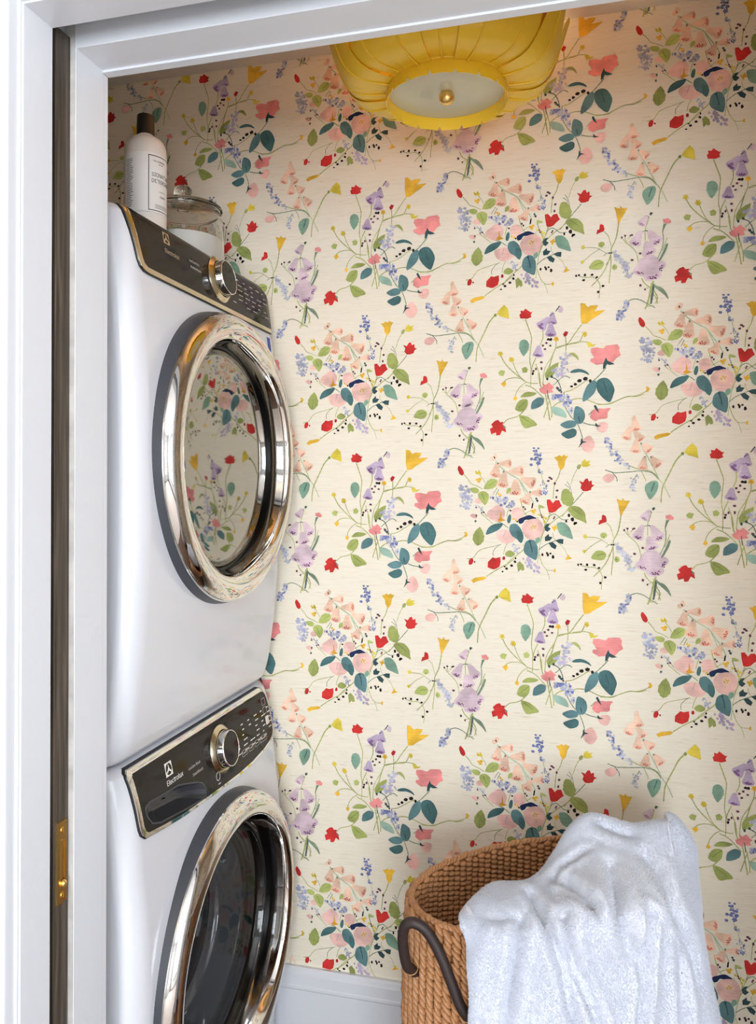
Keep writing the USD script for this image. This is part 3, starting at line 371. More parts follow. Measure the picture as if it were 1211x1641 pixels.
M['ink'] = usdkit.material(stage, '/World/Looks/wallpaper_ink', {
    'a': ('attribute', {'attribute': 'ink'}), 'g': ('geometry', {}), 'n': ('noise_texture', {'scale': 26.0, 'detail': 4.0}), 'm': ('mapping', {'scale': (16.0, 16.0, 460.0)}),
    'n2': ('noise_texture', {'scale': 1.0, 'detail': 4.0, 'roughness': 0.6}),
    'r': ('rgb_ramp', {'ramp': [(0.3, (0.74, 0.74, 0.74)), (0.7, (1.22, 1.22, 1.22))]}), 'r2': ('rgb_ramp', {'ramp': [(0.25, (0.84, 0.83, 0.8)), (0.6, (1.03, 1.03, 1.03))]}),
    'mx': ('mix_color', {'blend_type': 'multiply', 'fac': 1.0, 'use_clamp': False}), 'mx2': ('mix_color', {'blend_type': 'multiply', 'fac': 1.0, 'use_clamp': False}),
    'p': ('principled_bsdf', {'roughness': 0.75, 'specular_ior_level': 0.3})},
    [('g.position', 'n.vector'), ('g.position', 'm.vector'), ('m.vector', 'n2.vector'), ('n.fac', 'r.fac'), ('n2.fac', 'r2.fac'), ('a.color', 'mx.a'), ('r.color', 'mx.b'),
     ('mx.result', 'mx2.a'), ('r2.color', 'mx2.b'), ('mx2.result', 'p.base_color')], surface='p.BSDF')

def quad_poly(pts): return np.asarray(pts, float)
def fan(pts):
    """triangles of a simple polygon in the plane"""
    p = Polygon(pts)
    if not p.is_valid: p = p.buffer(0)
    vs, fs, n = [], [], 0
    for g in getattr(p, 'geoms', [p]):
        if g.is_empty or g.area < 1e-9: continue
        v, f = trimesh.creation.triangulate_polygon(g, engine='earcut'); vs.append(v); fs.append(f+n); n += len(v)
    return (np.vstack(vs), np.vstack(fs)) if vs else (np.zeros((0, 2)), np.zeros((0, 3), int))
def print_tile():
    """the traced floral repeat as flat coloured shapes: vertices (x, z, order), triangles, linear colours"""
    V, Fc, Cc, n = [], [], [], 0
    rnd = random.Random(5)
    for order, rec in enumerate(''.join(PRINT).split('|')):
        head, wd, ps = rec.split(';'); kd, col = head[0], np.array(lin(INKS[int(head[1:])])); wd = int(wd)*1e-4
        P = np.array([int(q) for q in ps.split(',')], float).reshape(-1, 2)*1e-4
        polys = []
        if kd == 'P': polys.append(P)
        elif kd == 'B':
            q = spline(P, 5*len(P), True); q = q + np.array([[rnd.uniform(-1, 1), rnd.uniform(-1, 1)] for _ in q])*0.00025; polys.append(q)
        elif kd == 'L':
            a, b = P; d = b-a; s = np.array([-d[1], d[0]])/max(np.linalg.norm(d), 1e-9)*wd/2
            t = np.linspace(0, 1, 12); wv = np.sin(np.pi*t**0.8)**0.85*(1+0.08*np.sin(np.arange(12)*2.4))
            polys.append(np.vstack([a+d*t[:, None]+s*wv[:, None], (a+d*t[:, None]-s*wv[:, None])[::-1][1:-1]]))
        elif kd == 'S':
            q = spline(P, 7*(len(P)-1)); tg = np.gradient(q, axis=0); tg /= np.maximum(np.linalg.norm(tg, axis=1), 1e-9)[:, None]
            nr = np.stack([-tg[:, 1], tg[:, 0]], 1)*(wd/2)*np.linspace(1.05, 0.8, len(q))[:, None]*(1+0.18*np.sin(np.arange(len(q))*1.9))[:, None]
            v = np.empty((2*len(q), 2)); v[0::2], v[1::2] = q+nr, q-nr
            f = [[2*i, 2*i+1, 2*i+3] for i in range(len(q)-1)] + [[2*i, 2*i+3, 2*i+2] for i in range(len(q)-1)]
            V.append(np.c_[v, np.full(len(v), order)]); Fc.append(np.array(f)+n); Cc.append(np.tile(col, (len(v), 1))); n += len(v); continue
        elif kd == 'D':
            for c in P:
                a0 = rnd.uniform(0, 6); k = 7; A = a0+np.arange(k)*2*np.pi/k
                rr = wd*np.array([rnd.uniform(.8, 1.15) for _ in range(k)]); ex = rnd.uniform(.8, 1.2)
                polys.append(np.stack([c[0]+rr*np.cos(A)*ex, c[1]+rr*np.sin(A)/ex], 1))
        for q in polys:
            v, f = fan(q)
            if len(v): V.append(np.c_[v, np.full(len(v), order)]); Fc.append(f+n); Cc.append(np.tile(col*rnd.uniform(.94, 1.05), (len(v), 1))); n += len(v)
    return np.vstack(V), np.vstack(Fc), np.vstack(Cc)
TV, TF, TC = print_tile()
def floral(parent, s0, s1, z0, z1, place, t_off=0.0):
    """the print repeated over a wall's strip s0..s1 (running along the wall), cut off at its edges; place(s, lift, z) -> xyz"""
    Vs, Fs, Cs, n = [], [], [], 0
    half = TV[:, 0].min(), TV[:, 0].max(), TV[:, 1].min(), TV[:, 1].max()
    for i in range(-12, 13):
        cx = TILE_X + t_off + i*REPEAT_W
        if cx+half[1] < s0 or cx+half[0] > s1: continue
        for j in range(-8, 9):
            cz = TILE_Z + j*REPEAT_H + (REPEAT_H/2 if i % 2 else 0)
            if cz+half[3] < z0 or cz+half[2] > z1: continue
            s, z = TV[:, 0]+cx, TV[:, 1]+cz
            Vs.append(np.stack([s, TV[:, 2], z], 1)); Fs.append(TF+n); Cs.append(TC); n += len(TV)
    V, F_, Cq = np.vstack(Vs), np.vstack(Fs), np.vstack(Cs)
    c = V[F_].mean(1); ok = (c[:, 0] > s0) & (c[:, 0] < s1) & (c[:, 2] > z0) & (c[:, 2] < z1); F_ = F_[ok]
    V[:, 0] = np.clip(V[:, 0], s0, s1); V[:, 2] = np.clip(V[:, 2], z0, z1)
    idx = np.unique(F_); mp = np.full(len(V), -1); mp[idx] = np.arange(len(idx))
    V, F_, Cq = V[idx], mp[F_], Cq[idx]
    X = np.stack(place(V[:, 0], 0.0002+V[:, 1]*2.2e-6, V[:, 2]), 1)
    p = UsdGeom.Mesh.Define(stage, path_of('floral_print', parent))
    p.CreatePointsAttr(Vt.Vec3fArray.FromNumpy(X.astype(np.float32))); p.CreateFaceVertexCountsAttr(Vt.IntArray.FromNumpy(np.full(len(F_), 3, np.int32)))
    p.CreateFaceVertexIndicesAttr(Vt.IntArray.FromNumpy(F_.astype(np.int32).ravel())); p.CreateSubdivisionSchemeAttr('none'); p.CreateDoubleSidedAttr(True)
    UsdGeom.PrimvarsAPI(p).CreatePrimvar('ink', Sdf.ValueTypeNames.Color3fArray, 'vertex').Set(Vt.Vec3fArray.FromNumpy(Cq.astype(np.float32)))
    UsdShade.MaterialBindingAPI.Apply(p.GetPrim()).Bind(M['ink'])
    tag(p.GetPrim(), 'printed wildflower sprays in red, yellow, pink, violet and green', None, None, 'stuff')

BB = 0.204                                       # top of the tall baseboard
wb = struct('wall_back', bx(XL-.1, XR+.1, WALL_Y, WALL_Y+.1, 0, CEIL+.1), M['grasscloth'], 'cream grasscloth back wall papered with scattered wildflowers')
floral(wb, XL, XR, BB, CEIL, lambda s, d, z: (s, WALL_Y-d, z))
wr = struct('wall_right', bx(XR, XR+.1, Y3, WALL_Y, 0, CEIL+.1), M['grasscloth'], 'papered side wall of the laundry closet')
floral(wr, 0.0, WALL_Y-Y3, BB, CEIL, lambda s, d, z: (XR-d, WALL_Y-s, z), XR % REPEAT_W)
struct('wall_left', bx(XL-.1, XL, Y3, WALL_Y, 0, CEIL+.1), M['grasscloth'], 'papered wall behind the stacked machines')
struct('ceiling', bx(XL-.1, XR+.1, Y3-.02, WALL_Y+.1, CEIL, CEIL+.08), M['closet_ceiling'], 'pale painted closet ceiling')
fl = struct('floor', bx(-3.1, 2.9, -3.3, WALL_Y+.1, -.06, 0), floor_wood, 'dark timber floor')
M['carpet'] = usdkit.material(stage, '/World/Looks/speckled_carpet', {'tc': ('texture_coordinate', {}), 'n': ('noise_texture', {'scale': 160.0, 'detail': 2.0}),
    'r': ('rgb_ramp', {'ramp': [(0.38, lin((150, 132, 124))), (0.52, lin((222, 210, 202)))]}), 'p': ('principled_bsdf', {'roughness': 0.95})},
    [('tc.object', 'n.vector'), ('n.fac', 'r.fac'), ('r.color', 'p.base_color')], surface='p.BSDF')
obj('carpet', bx(-1.6, 2.3, -3.0, .70, 0, .012, .004), M['carpet'], fl, label='pale speckled carpet of the room in front')
def baseboard(length):
    prof = [(0, 0), (.016, 0), (.016, .150), (.0185, .154), (.0185, .160), (.0165, .163), (.0165, .188), (.013, .193), (.012, .199), (.0085, .204), (0, .204)]
    m = trimesh.creation.extrude_polygon(Polygon(prof), length); return m       # profile in x (depth), y (height), along z
b = baseboard(XR-XL); v = b.vertices.copy(); b.vertices = np.stack([XL+v[:, 2], WALL_Y-v[:, 0], v[:, 1]], 1); b.fix_normals()
struct('baseboard_back', b, M['trim'], 'tall white moulded baseboard under the papered wall', smooth=20)
b = baseboard(WALL_Y-Y3-.02); v = b.vertices.copy(); b.vertices = np.stack([XR-v[:, 0], Y3+v[:, 2], v[:, 1]], 1); b.fix_normals()
struct('baseboard_right', b, M['trim'], 'tall white baseboard of the closet side wall', smooth=20)

# front wall with its pocket: two skins, jambs, head, casing
struct('wall_front', cat([bx(-3.0, JX-.02, Y0, Y0+.015, 0, 2.75), bx(XL-.1, JX-.02, Y3-.015, Y3, 0, CEIL+.05), bx(OPEN_R+.02, 2.9, Y0, Y3, 0, 2.75),
                          bx(JX-.02, OPEN_R+.02, Y0, Y0+.015, HEAD+.02, 2.75), bx(JX-.02, OPEN_R+.02, Y3-.015, Y3, HEAD+.02, 2.75)]), M['plaster'], 'white wall that holds the pocket door')
struct('trim_1', bx(JX-.02, JX, Y0, Y1, 0, HEAD+.001, .0012), M['trim'], 'outer white jamb board beside the dark pocket door edge')
struct('trim_2', bx(JX-.02, JX, Y2, Y3, 0, HEAD+.001, .0012), M['trim'], 'inner white jamb board between pocket door and closet')
struct('trim_3', bx(JX-.02, OPEN_R+.02, Y0, Y1, HEAD, HEAD+.022, .0012), M['trim'], 'outer white head jamb board')
struct('trim_4', cat([bx(JX-.02, OPEN_R+.02, Y2, Y3, HEAD, HEAD+.075, .0012), bx(JX, OPEN_R+.02, Y3-.006, Y3+.012, HEAD-.0035, HEAD+.02, .001)]), M['trim'], 'inner white head jamb board with a thin bead along its closet edge')
struct('trim_5', bx(JX+.0005-.006, JX-.0005+.0, Y3-.004, Y3+.012, 0, HEAD-.002, .002), M['trim'], 'thin bead on the closet edge of the inner jamb')
struct('trim_6', bx(OPEN_R, OPEN_R+.02, Y0, Y3, 0, HEAD), M['trim'], 'white jamb board on the right of the opening')
struct('trim_7', bx(JX-.3, OPEN_R+.02, Y1+.0005, Y2-.0005, HEAD+.075, HEAD+.09), M['dark_gap'], 'dark track slot above the pocket door')
M['raw_edge'] = pbr('worn_primed_edge', (188, 184, 180), 0.6, vary=.18, vary_scale=30.0)
struct('trim_11', bx(JX-.0195, JX-.0008, Y2-.0009, Y2+.0002, 0, HEAD+.05), M['raw_edge'], 'worn grey edge of the inner jamb behind the pocket door')
# casing around the opening on the room side
def casing_profile():                             # (distance out from the opening, depth towards the room)
    return [(0, 0), (0, .0035), (.0012, .0045), (.0030, .0045), (.0034, .0060), (.0030, .0210), (.0040, .0235), (.0065, .0250), (.014, .0260), (.080, .026), (.086, .030), (.098, .030), (.100, .028), (.100, 0)]
cp = trimesh.creation.extrude_polygon(Polygon(casing_profile()), HEAD+.10); v = cp.vertices.copy()
cp.vertices = np.stack([JX-.002-v[:, 0], Y0-v[:, 1], v[:, 2]], 1); cp.fix_normals(); struct('trim_8', cp, M['trim'], 'moulded white door casing at the left edge', smooth=25)
cp = trimesh.creation.extrude_polygon(Polygon(casing_profile()), HEAD+.10); v = cp.vertices.copy()
cp.vertices = np.stack([OPEN_R+.002+v[:, 0], Y0-v[:, 1], v[:, 2]], 1); cp.fix_normals(); struct('trim_9', cp, M['trim'], 'moulded white door casing on the right of the opening', smooth=25)
cp = trimesh.creation.extrude_polygon(Polygon(casing_profile()), OPEN_R-JX+.004); v = cp.vertices.copy()
cp.vertices = np.stack([JX-.002+v[:, 2], Y0-v[:, 1], HEAD+.003+v[:, 0]], 1); cp.fix_normals(); struct('trim_10', cp, M['trim'], 'moulded white head casing', smooth=25)

# the pocket door, slid away: only its leading edge shows
door_wood = usdkit.material(stage, '/World/Looks/dark_stained_oak', {
    'g': ('geometry', {}), 'm': ('mapping', {'scale': (60.0, 60.0, 2.2)}), 'n': ('noise_texture', {'scale': 2.0, 'detail': 6.0, 'distortion': 0.6}),
    'r': ('rgb_ramp', {'ramp': [(0.3, lin((46, 39, 33))), (0.5, lin((76, 66, 56))), (0.72, lin((102, 90, 78)))]}), 'b': ('bump', {'strength': 0.5, 'distance': 0.0008}),
    'p': ('principled_bsdf', {'roughness': 0.5})},
    [('g.position', 'm.vector'), ('m.vector', 'n.vector'), ('n.fac', 'r.fac'), ('r.color', 'p.base_color'), ('n.fac', 'b.height'), ('b.normal', 'p.normal')], surface='p.BSDF')
DY0, DY1, DX = 1.0015, 1.0350, -0.7525
dr = UsdGeom.Xform.Define(stage, '/World/door_1').GetPrim()
tag(dr, 'dark stained wooden pocket door, only its leading edge showing in the jamb', None, None, 'structure')
obj('door_panel', bx(DX-.95, DX, DY0, DY1, .012, 2.118, .0012), door_wood, dr)
py0, py1, pz0, pz1 = 1.0085, 1.0285, 0.825, 0.944
plate = m3.Manifold.cube([.003, py1-py0, pz1-pz0]).translate([DX, py0, pz0]) - m3.Manifold.cube([.01, .0085, .066]).translate([DX-.001, (py0+py1)/2-.00425, pz0+.027])
pl = obj('edge_pull', tm(plate), M['brass'], dr, label='brass edge pull let into the door edge')
cy = (py0+py1)/2
obj('pull_bar', bx(DX+.0002, DX+.0022, cy-.0033, cy+.0033, pz0+.034, pz0+.092, .0008), M['brass'], pl)
k = trimesh.creation.icosphere(3, .0052); k.apply_translation([DX+.004, cy, pz0+.0285]); obj('pull_knob', k, M['brass'], pl, smooth=True)
for zz in (pz0+.0115, pz1-.0125):
    s_ = trimesh.creation.cylinder(.0042, .0014, sections=24); s_.apply_transform(trimesh.transformations.rotation_matrix(math.pi/2, [0, 1, 0])); s_.apply_translation([DX+.0033, cy, zz])
    g_ = bx(DX+.0034, DX+.0044, cy-.0006, cy+.0006, zz-.0036, zz+.0036)
    obj('screw', tm(m3.Manifold(m3.Mesh(np.float32(s_.vertices), np.uint32(s_.faces))) - m3.Manifold(m3.Mesh(np.float32(g_.vertices), np.uint32(g_.faces)))), M['brass'], pl)

# the room in front (seen only in reflections)
struct('wall_room_left', bx(-3.1, -3.0, -3.3, Y0, 0, 2.75), M['plaster'], 'plain white side wall of the room in front')
def wall_with_hole(axis, at, lo, hi, h0, h1, z0, z1):
    p = []
    for a, b_, c, d in ((lo, h0, 0, 2.75), (h1, hi, 0, 2.75), (h0, h1, 0, z0), (h0, h1, z1, 2.75)):
        p.append(bx(a, b_, at, at+.1, c, d) if axis == 'y' else bx(at, at+.1, a, b_, c, d))
    return cat(p)
struct('wall_room_back', wall_with_hole('y', -3.3, -3.1, 2.9, .18, 1.92, .38, 2.35), M['plaster'], 'white wall with a tall window behind the viewer')
struct('wall_room_right', wall_with_hole('x', 2.8, -3.2, Y0, -2.07, -.33, .38, 2.35), M['plaster'], 'white wall with a tall window on the right of the room')
struct('ceiling_room', bx(-3.1, 2.9, -3.3, Y0, 2.75, 2.83), M['plaster'], 'white ceiling of the room in front')
M['frame'] = pbr('window_frame_paint', (60, 58, 56), 0.4)
def window(n, pl):
    w = UsdGeom.Xform.Define(stage, '/World/window_%d' % n).GetPrim(); tag(w, 'tall divided window %s' % ('behind the viewer' if n == 1 else 'on the right of the room'), None, None, 'structure')
    obj('window_frame', [pl(0, .05, 0, 1.94), pl(1.69, 1.74, 0, 1.94), pl(0, 1.74, 0, .05), pl(0, 1.74, 1.89, 1.94)], M['frame'], w)
    for a in (.58, 1.16): obj('mullion', pl(a-.018, a+.018, 0, 1.94), M['frame'], w)
    for a in (.65, 1.29): obj('glazing_bar', pl(0, 1.74, a-.015, a+.015), M['frame'], w)
window(1, lambda a, b_, c, d: bx(.18+a, .18+b_, -3.16, -3.12, .38+c*1.015, .38+d*1.015))
window(2, lambda a, b_, c, d: bx(2.72, 2.76, -2.07+a, -2.07+b_, .38+c*1.015, .38+d*1.015))
# ------------------------------------------------------------------ stacked washer and dryer (they face +x, near side towards the camera)
YN, YF, CR, CX, XB = 1.200, 1.885, 0.050, 0.035, -1.50
DRY_P = [(.9455, -.812), (.950, -.796), (.958, -.787), (.986, -.775), (1.025, -.767), (1.088, -.7584), (1.151, -.7516), (1.237, -.7455), (1.38, -.7405), (1.558, -.7427), (1.715, -.7526), (1.779, -.759), (1.826, -.766), (1.906, -.7775), (1.922, -.781), (1.931, -.787), (1.936, -.798), (1.938, -.816)]
WASH_P = [(.03, -.785), (.033, -.770), (.04, -.763), (.159, -.7535), (.30, -.745), (.45, -.739), (.56, -.7385), (.654, -.742), (.746, -.752), (.808, -.7585), (.880, -.770), (.915, -.7775), (.930, -.783), (.939, -.793), (.943, -.812)]
from scipy.interpolate import PchipInterpolator
FX = {'d': PchipInterpolator(*zip(*DRY_P)), 'w': PchipInterpolator(*zip(*WASH_P))}
def front_x(kind, y, z):
    y = np.asarray(y, float); x = FX[kind](z)
    for e in (np.clip((YN+CR-y)/CR, 0, 1), np.clip((y-(YF-CR))/CR, 0, 1)): x = x - CX*(1-np.sqrt(np.maximum(1-e*e, 0)))
    return x
def to_m3(t):
    t = t.copy(); t.merge_vertices(); t.fix_normals()
    return m3.Manifold(m3.Mesh(np.float32(t.vertices), np.uint32(t.faces)))
def body_solid(kind):
    P = DRY_P if kind == 'd' else WASH_P; z0, z1 = P[0][0], P[-1][0]
    zs = np.unique(np.r_[[p[0] for p in P], np.linspace(z0, z1, 60)])
    a = np.linspace(0, np.pi/2, 10)
    ys = np.unique(np.round(np.r_[YN+CR*(1-np.sin(a)), np.linspace(YN+CR, YF-CR, 14), YF-CR*(1-np.sin(a))], 6))
    rows = []
    for z in zs:
        fx = front_x(kind, ys, z)
        rows.append(np.vstack([np.c_[fx, ys], [[XB, YF], [XB, YN]]]))
    V = np.array([np.c_[r, np.full(len(r), z)] for r, z in zip(rows, zs)]); m = grid_mesh(V, True)
    k = V.shape[1]; v = np.vstack([m.vertices, [[-1.1, 1.54, z0], [-1.1, 1.54, z1]]]); L = (len(zs)-1)*k; f = []
    for j in range(k): f += [[len(v)-2, (j+1) % k, j], [len(v)-1, L+j, L+(j+1) % k]]
    return to_m3(trimesh.Trimesh(v, np.vstack([m.faces, f]), process=False))
def patch(poly, kind, o0, o1, step=.012, top_round=0.0):
    """a thin solid lying on a machine's front: outline in (y, z), between offsets o0 and o1 from the surface"""
    ms = []
    for g in getattr(poly, 'geoms', [poly]):
        if g.is_empty or g.area < 1e-9: continue
        m = trimesh.creation.extrude_polygon(g.segmentize(step), 1.0, engine='earcut')
        for _ in range(6):
            e = m.vertices[m.edges_unique]; 
            if np.linalg.norm((e[:, 0]-e[:, 1])[:, :2], axis=1).max() < step*1.6: break
            v, f = trimesh.remesh.subdivide_to_size(m.vertices*[1, 1, 1e-6], m.faces, step*1.5, max_iter=12); m = trimesh.Trimesh(v*[1, 1, 1e6], f, process=False); m.merge_vertices(); break
        y, z, t = m.vertices.T
        zz = np.clip(z, FX[kind].x[0], FX[kind].x[-1])
        m.vertices = np.c_[front_x(kind, y, zz)+o0+(o1-o0)*t, y, z]; ms.append(m)
    return cat(ms)
def smooth_poly(P, r=.006):
    p = Polygon(P)
    return p.buffer(-r).buffer(r).buffer(r*.6).buffer(-r*.6)
def on_front(text, kind, y, z, h, o=.0051, bold=False, slant=None):
    t = meshkit.text_mesh(text, h, .0002, bold); v = t.vertices.copy()
    yy, zz = y+v[:, 0], z+v[:, 1]
    t.vertices = np.c_[front_x(kind, yy, zz)+o+v[:, 2], yy, zz]; return t
def dash(kind, y, z, w, h, o=.0050):
    return patch(sbox(y, z, y+w, z+h), kind, o, o+.0002, .03)
M['screen'] = pbr('panel_black_glass', (42, 38, 33), 0.08, 0.0, ior=1.24)
M['white_ink'] = pbr('white_print', (232, 230, 222), 0.5)
M['grey_ink'] = pbr('grey_print', (176, 172, 164), 0.5)
M['plate'] = pbr('warm_brushed_metal', (224, 212, 184), 0.22, 1.0)
M['blue'] = pbr('blue_sticker', (44, 76, 168), 0.5)
def emblem(kind, y, z, s):
    """square badge: a disc set into it with a three-armed sail"""
    sq = sbox(y, z, y+s, z+s); c = Point(y+s/2, z+s/2); R = s*.42
    disc = c.buffer(R, 32)
    sail = [(0, 1.0), (.13, .30), (.30, -.02), (.86, -.50), (.55, -.62), (.16, -.36), (0, -.30), (-.16, -.36), (-.55, -.62), (-.86, -.50), (-.30, -.02), (-.13, .30)]
    sl = Polygon([(y+s/2+a*R, z+s/2+b_*R) for a, b_ in sail]); stem_ = Polygon([(y+s/2+a*R, z+s/2+b_*R) for a, b_ in [(-.05, -.3), (.05, -.3), (.12, -1), (-.12, -1)]])
    return patch(unary_union([sq.difference(disc), sl.intersection(disc)]), kind, .005, .0053, .02)
def knob(kind, cy, cz, parent):
    """dial: metal plate ring, chrome barrel, black glass face; axis along the panel's normal"""
    dz = .01; nx = np.array([1.0, 0, 0]); tz = np.array([float(FX[kind](cz+dz)-FX[kind](cz-dz)), 0, 2*dz]); tz /= np.linalg.norm(tz)
    ty = np.array([0, 1.0, 0]); nx = np.cross(ty, tz); o = np.array([float(front_x(kind, cy, cz)), cy, cz])
    def put(prof, n=72):
        m = lathe(prof, n); v = m.vertices; m.vertices = o + v[:, :1]*ty + v[:, 1:2]*tz + v[:, 2:]*nx; return m
    k = obj('control_knob', put([(.0385, .004), (.0385, .026), (.0372, .0285), (.0355, .0288), (.0348, .0275)]), M['chrome'], parent)
    obj('knob_face', put([(.0349, .0274), (.034, .0282), (.02, .0284), (0, .0284)]), M['screen'], k)
    obj('knob_plate', put([(.0505, .002), (.0505, .0056), (.0490, .0072), (.0435, .0125), (.0415, .0130), (.0400, .0120), (.0400, .003)]), M['plate'], k)
    if kind == 'd':
        pass
M['dark_chrome'] = pbr('dark_chrome', (176, 174, 172), 0.07, 1.0)
def door_grid(y0, z0, prof, n=144, mix=None, prof2=None):
    A = np.linspace(0, 2*np.pi, n, endpoint=False); P = np.asarray(prof, float); V = np.zeros((len(P), n, 3))
    for j, a in enumerate(A):
        q = P
        if prof2 is not None:
            w = mix(a); q = P*(1-w)+np.asarray(prof2)*w
        V[:, j] = np.c_[q[:, 1], y0+q[:, 0]*np.cos(a), z0+q[:, 0]*np.sin(a)]
    return grid_mesh(V, True)
def sstep(t): t = np.clip(t, 0, 1); return t*t*(3-2*t)
def recess(a):
    d = abs((a+np.pi) % (2*np.pi)-np.pi); return float(sstep((math.radians(84)-d)/math.radians(62)))
RING_A = [(.3035, -.7245), (.3015, -.7175), (.295, -.709), (.285, -.7025), (.273, -.700), (.261, -.7035), (.250, -.7125), (.243, -.727), (.2385, -.748), (.2365, -.775)]
RING_B = [(.3035, -.7245), (.3015, -.7175), (.296, -.709), (.288, -.7030), (.280, -.7010), (.272, -.7035), (.2655, -.712), (.2625, -.735), (.258, -.768), (.2365, -.778)]
def spl2(P, n):                                   # smooth a profile
    return spline(P, n)
YD = 1.558
def door_common(t, z0):
    wall = [(.300, -.795), (.309, -.780), (.309, -.755), (.3075, -.742), (.3035, -.7247)]
    d = obj('door', door_grid(YD, z0, wall), M['grey_plastic'], t, smooth=30, label='dark grey rim of the round door')
    A_, B_ = spl2(RING_A, 54), spl2(RING_B, 54); cut = 42
    obj('chrome_ring', door_grid(YD, z0, A_[:cut+1], 192, recess, B_[:cut+1]), M['chrome'], d, smooth=True)
    obj('handle_recess', door_grid(YD, z0, A_[cut:], 192, recess, B_[cut:]), M['dark_chrome'], d, smooth=True, label='darker hollow inside the ring where the hand pulls')
    return d

# ---- dryer
ZD = 1.495
dry = thing('clothes_dryer', 'white front-loading dryer stacked on top, its round door closed, bottle and jar standing on it', 'dryer', (0, 0, 0))
drum_hole_d = m3.Manifold.cylinder(.5, .266, .266, 96).rotate([0, 90, 0]).translate([-.800, YD, ZD])
obj("body", tm(body_solid("d") - drum_hole_d), M['white_enamel'], dry, smooth=40)
d_out = Polygon([(1.2236, 1.9315), (1.2262, 1.918), (1.234, 1.889), (1.240, 1.864), (1.2443, 1.840), (1.2495, 1.8285), (1.260, 1.8225), (1.275, 1.8205), (1.838, 1.8160), (1.8515, 1.8165), (1.8545, 1.826), (1.8565, 1.868), (1.8550, 1.902), (1.845, 1.914), (1.806, 1.9315)])
d_scr = Polygon([(1.2330, 1.9315), (1.2370, 1.917), (1.2450, 1.888), (1.2520, 1.862), (1.2570, 1.844), (1.2620, 1.8355), (1.273, 1.8310), (1.8440, 1.8262), (1.8505, 1.8275), (1.8530, 1.868), (1.8515, 1.901), (1.842, 1.911), (1.800, 1.9315)])
cp_ = obj('control_panel', patch(d_scr, 'd', -.002, .005), M['screen'], dry, smooth=30, label='black glass control panel')
obj('panel_trim', patch(d_out.difference(d_scr.buffer(.0002)), 'd', -.002, .0055, .01), M['plate'], cp_, smooth=30, label='warm metal trim around the panel')
obj('panel_gasket', patch(d_out.buffer(.0022).difference(d_out), 'd', -.002, .003, .01), M['black_plastic'], cp_)
obj('emblem', emblem('d', 1.3425, 1.8975, .0225), M['plate'], cp_)
obj('lettering', on_front('Electrolux', 'd', 1.3420, 1.8790, .0085), M['plate'], cp_)
obj('lettering', [on_front('LuxCare Dry', 'd', 1.4390, 1.8885, .0052), on_front('PerfectSteam', 'd', 1.4420, 1.8760, .0052)], M['grey_ink'], cp_)
rk = random.Random(3)
def program_marks(kind, ztop, y0):
    out = []
    for c_ in range(6):
        for r_ in range(6):
            if (c_ < 1 and r_ < 2) or rk.random() < .08: continue
            w = rk.uniform(.012, .026); zz = ztop-.0115*r_; yy = y0+.0365*c_+(.004 if r_ % 2 else 0)
            if yy+w > 1.845: continue
            out.append(dash(kind, yy, zz, w*.55, .0026)); 
            if rk.random() < .6: out.append(dash(kind, yy+w*.62, zz, w*.38, .0026))
    return out
obj('program_marks', program_marks('d', 1.907, 1.630), M['grey_ink'], cp_, kind='stuff')
knob('d', 1.5735, 1.8835, cp_)
ring = Point(1.5535, 1.8545).buffer(.0085).difference(Point(1.5535, 1.8545).buffer(.0073)); obj('start_button', [patch(ring, 'd', .005, .0053), dash('d', 1.550, 1.8385, .009, .002)], M['white_ink'], cp_)
obj('sticker', patch(sbox(1.8205, 1.7690, 1.8385, 1.8030), 'd', .0, .0006), M['blue'], dry, label='small blue sticker')
dd = door_common(dry, ZD)
M['door_glass'] = pbr('mirrored_door_glass', (160, 157, 150), 0.045, 1.0)
gl = door_grid(YD, ZD, spl2([(.2365, -.770), (.233, -.757), (.226, -.7500), (.212, -.7455), (.17, -.7425), (.10, -.7405), (.05, -.740), (0.0005, -.740)], 56))
obj('door_glass', gl, M['door_glass'], dd, smooth=True, label='tinted round glass mirroring the flowered wall')
obj('glass_seal', door_grid(YD, ZD, [(.2400, -.778), (.2400, -.758), (.2375, -.7545), (.2345, -.7555), (.2335, -.760), (.2335, -.778)]), M['black_plastic'], dd, smooth=True)

# ---- washer
ZW = .468
wash = thing('washing_machine', 'white front-loading washing machine at the bottom of the stack, with a drawer in its panel', 'washing machine', (0, 0, 0))
w_out = Polygon([(1.2415, .9375), (1.2350, .9330), (1.2332, .9265), (1.2359, .905), (1.2402, .8707), (1.2427, .8347), (1.2460, .8240), (1.2560, .8160), (1.3165, .8085), (1.391, .8010), (1.4825, .7960), (1.563, .7930), (1.636, .7910), (1.71, .7926), (1.786, .8005), (1.822, .8090), (1.8400, .8190), (1.8460, .8310), (1.8430, .8816), (1.836, .920), (1.828, .9335), (1.818, .9375)])
w_scr = Polygon([(1.2480, .9295), (1.2440, .925), (1.2470, .905), (1.2515, .8707), (1.2545, .8360), (1.2585, .8270), (1.266, .8220), (1.3165, .8150), (1.391, .8070), (1.4825, .8018), (1.563, .7985), (1.636, .7965), (1.71, .7980), (1.783, .8055), (1.818, .8130), (1.8360, .8220), (1.8425, .8325), (1.8395, .8816), (1.833, .918), (1.826, .9270), (1.816, .9295)])
drawer = smooth_poly([(1.2650, .866), (1.2790, .8685), (1.340, .8645), (1.380, .8620), (1.414, .8530), (1.448, .8430), (1.4700, .8340), (1.4815, .8190), (1.4800, .8090), (1.4640, .8050), (1.394, .8125), (1.305, .8240), (1.279, .8330), (1.2665, .8500)], .004)
pocket = trimesh.creation.extrude_polygon(drawer.buffer(-.0005), .06); v = pocket.vertices; pocket.vertices = np.c_[v[:, 2]-.800, v[:, 0], v[:, 1]]
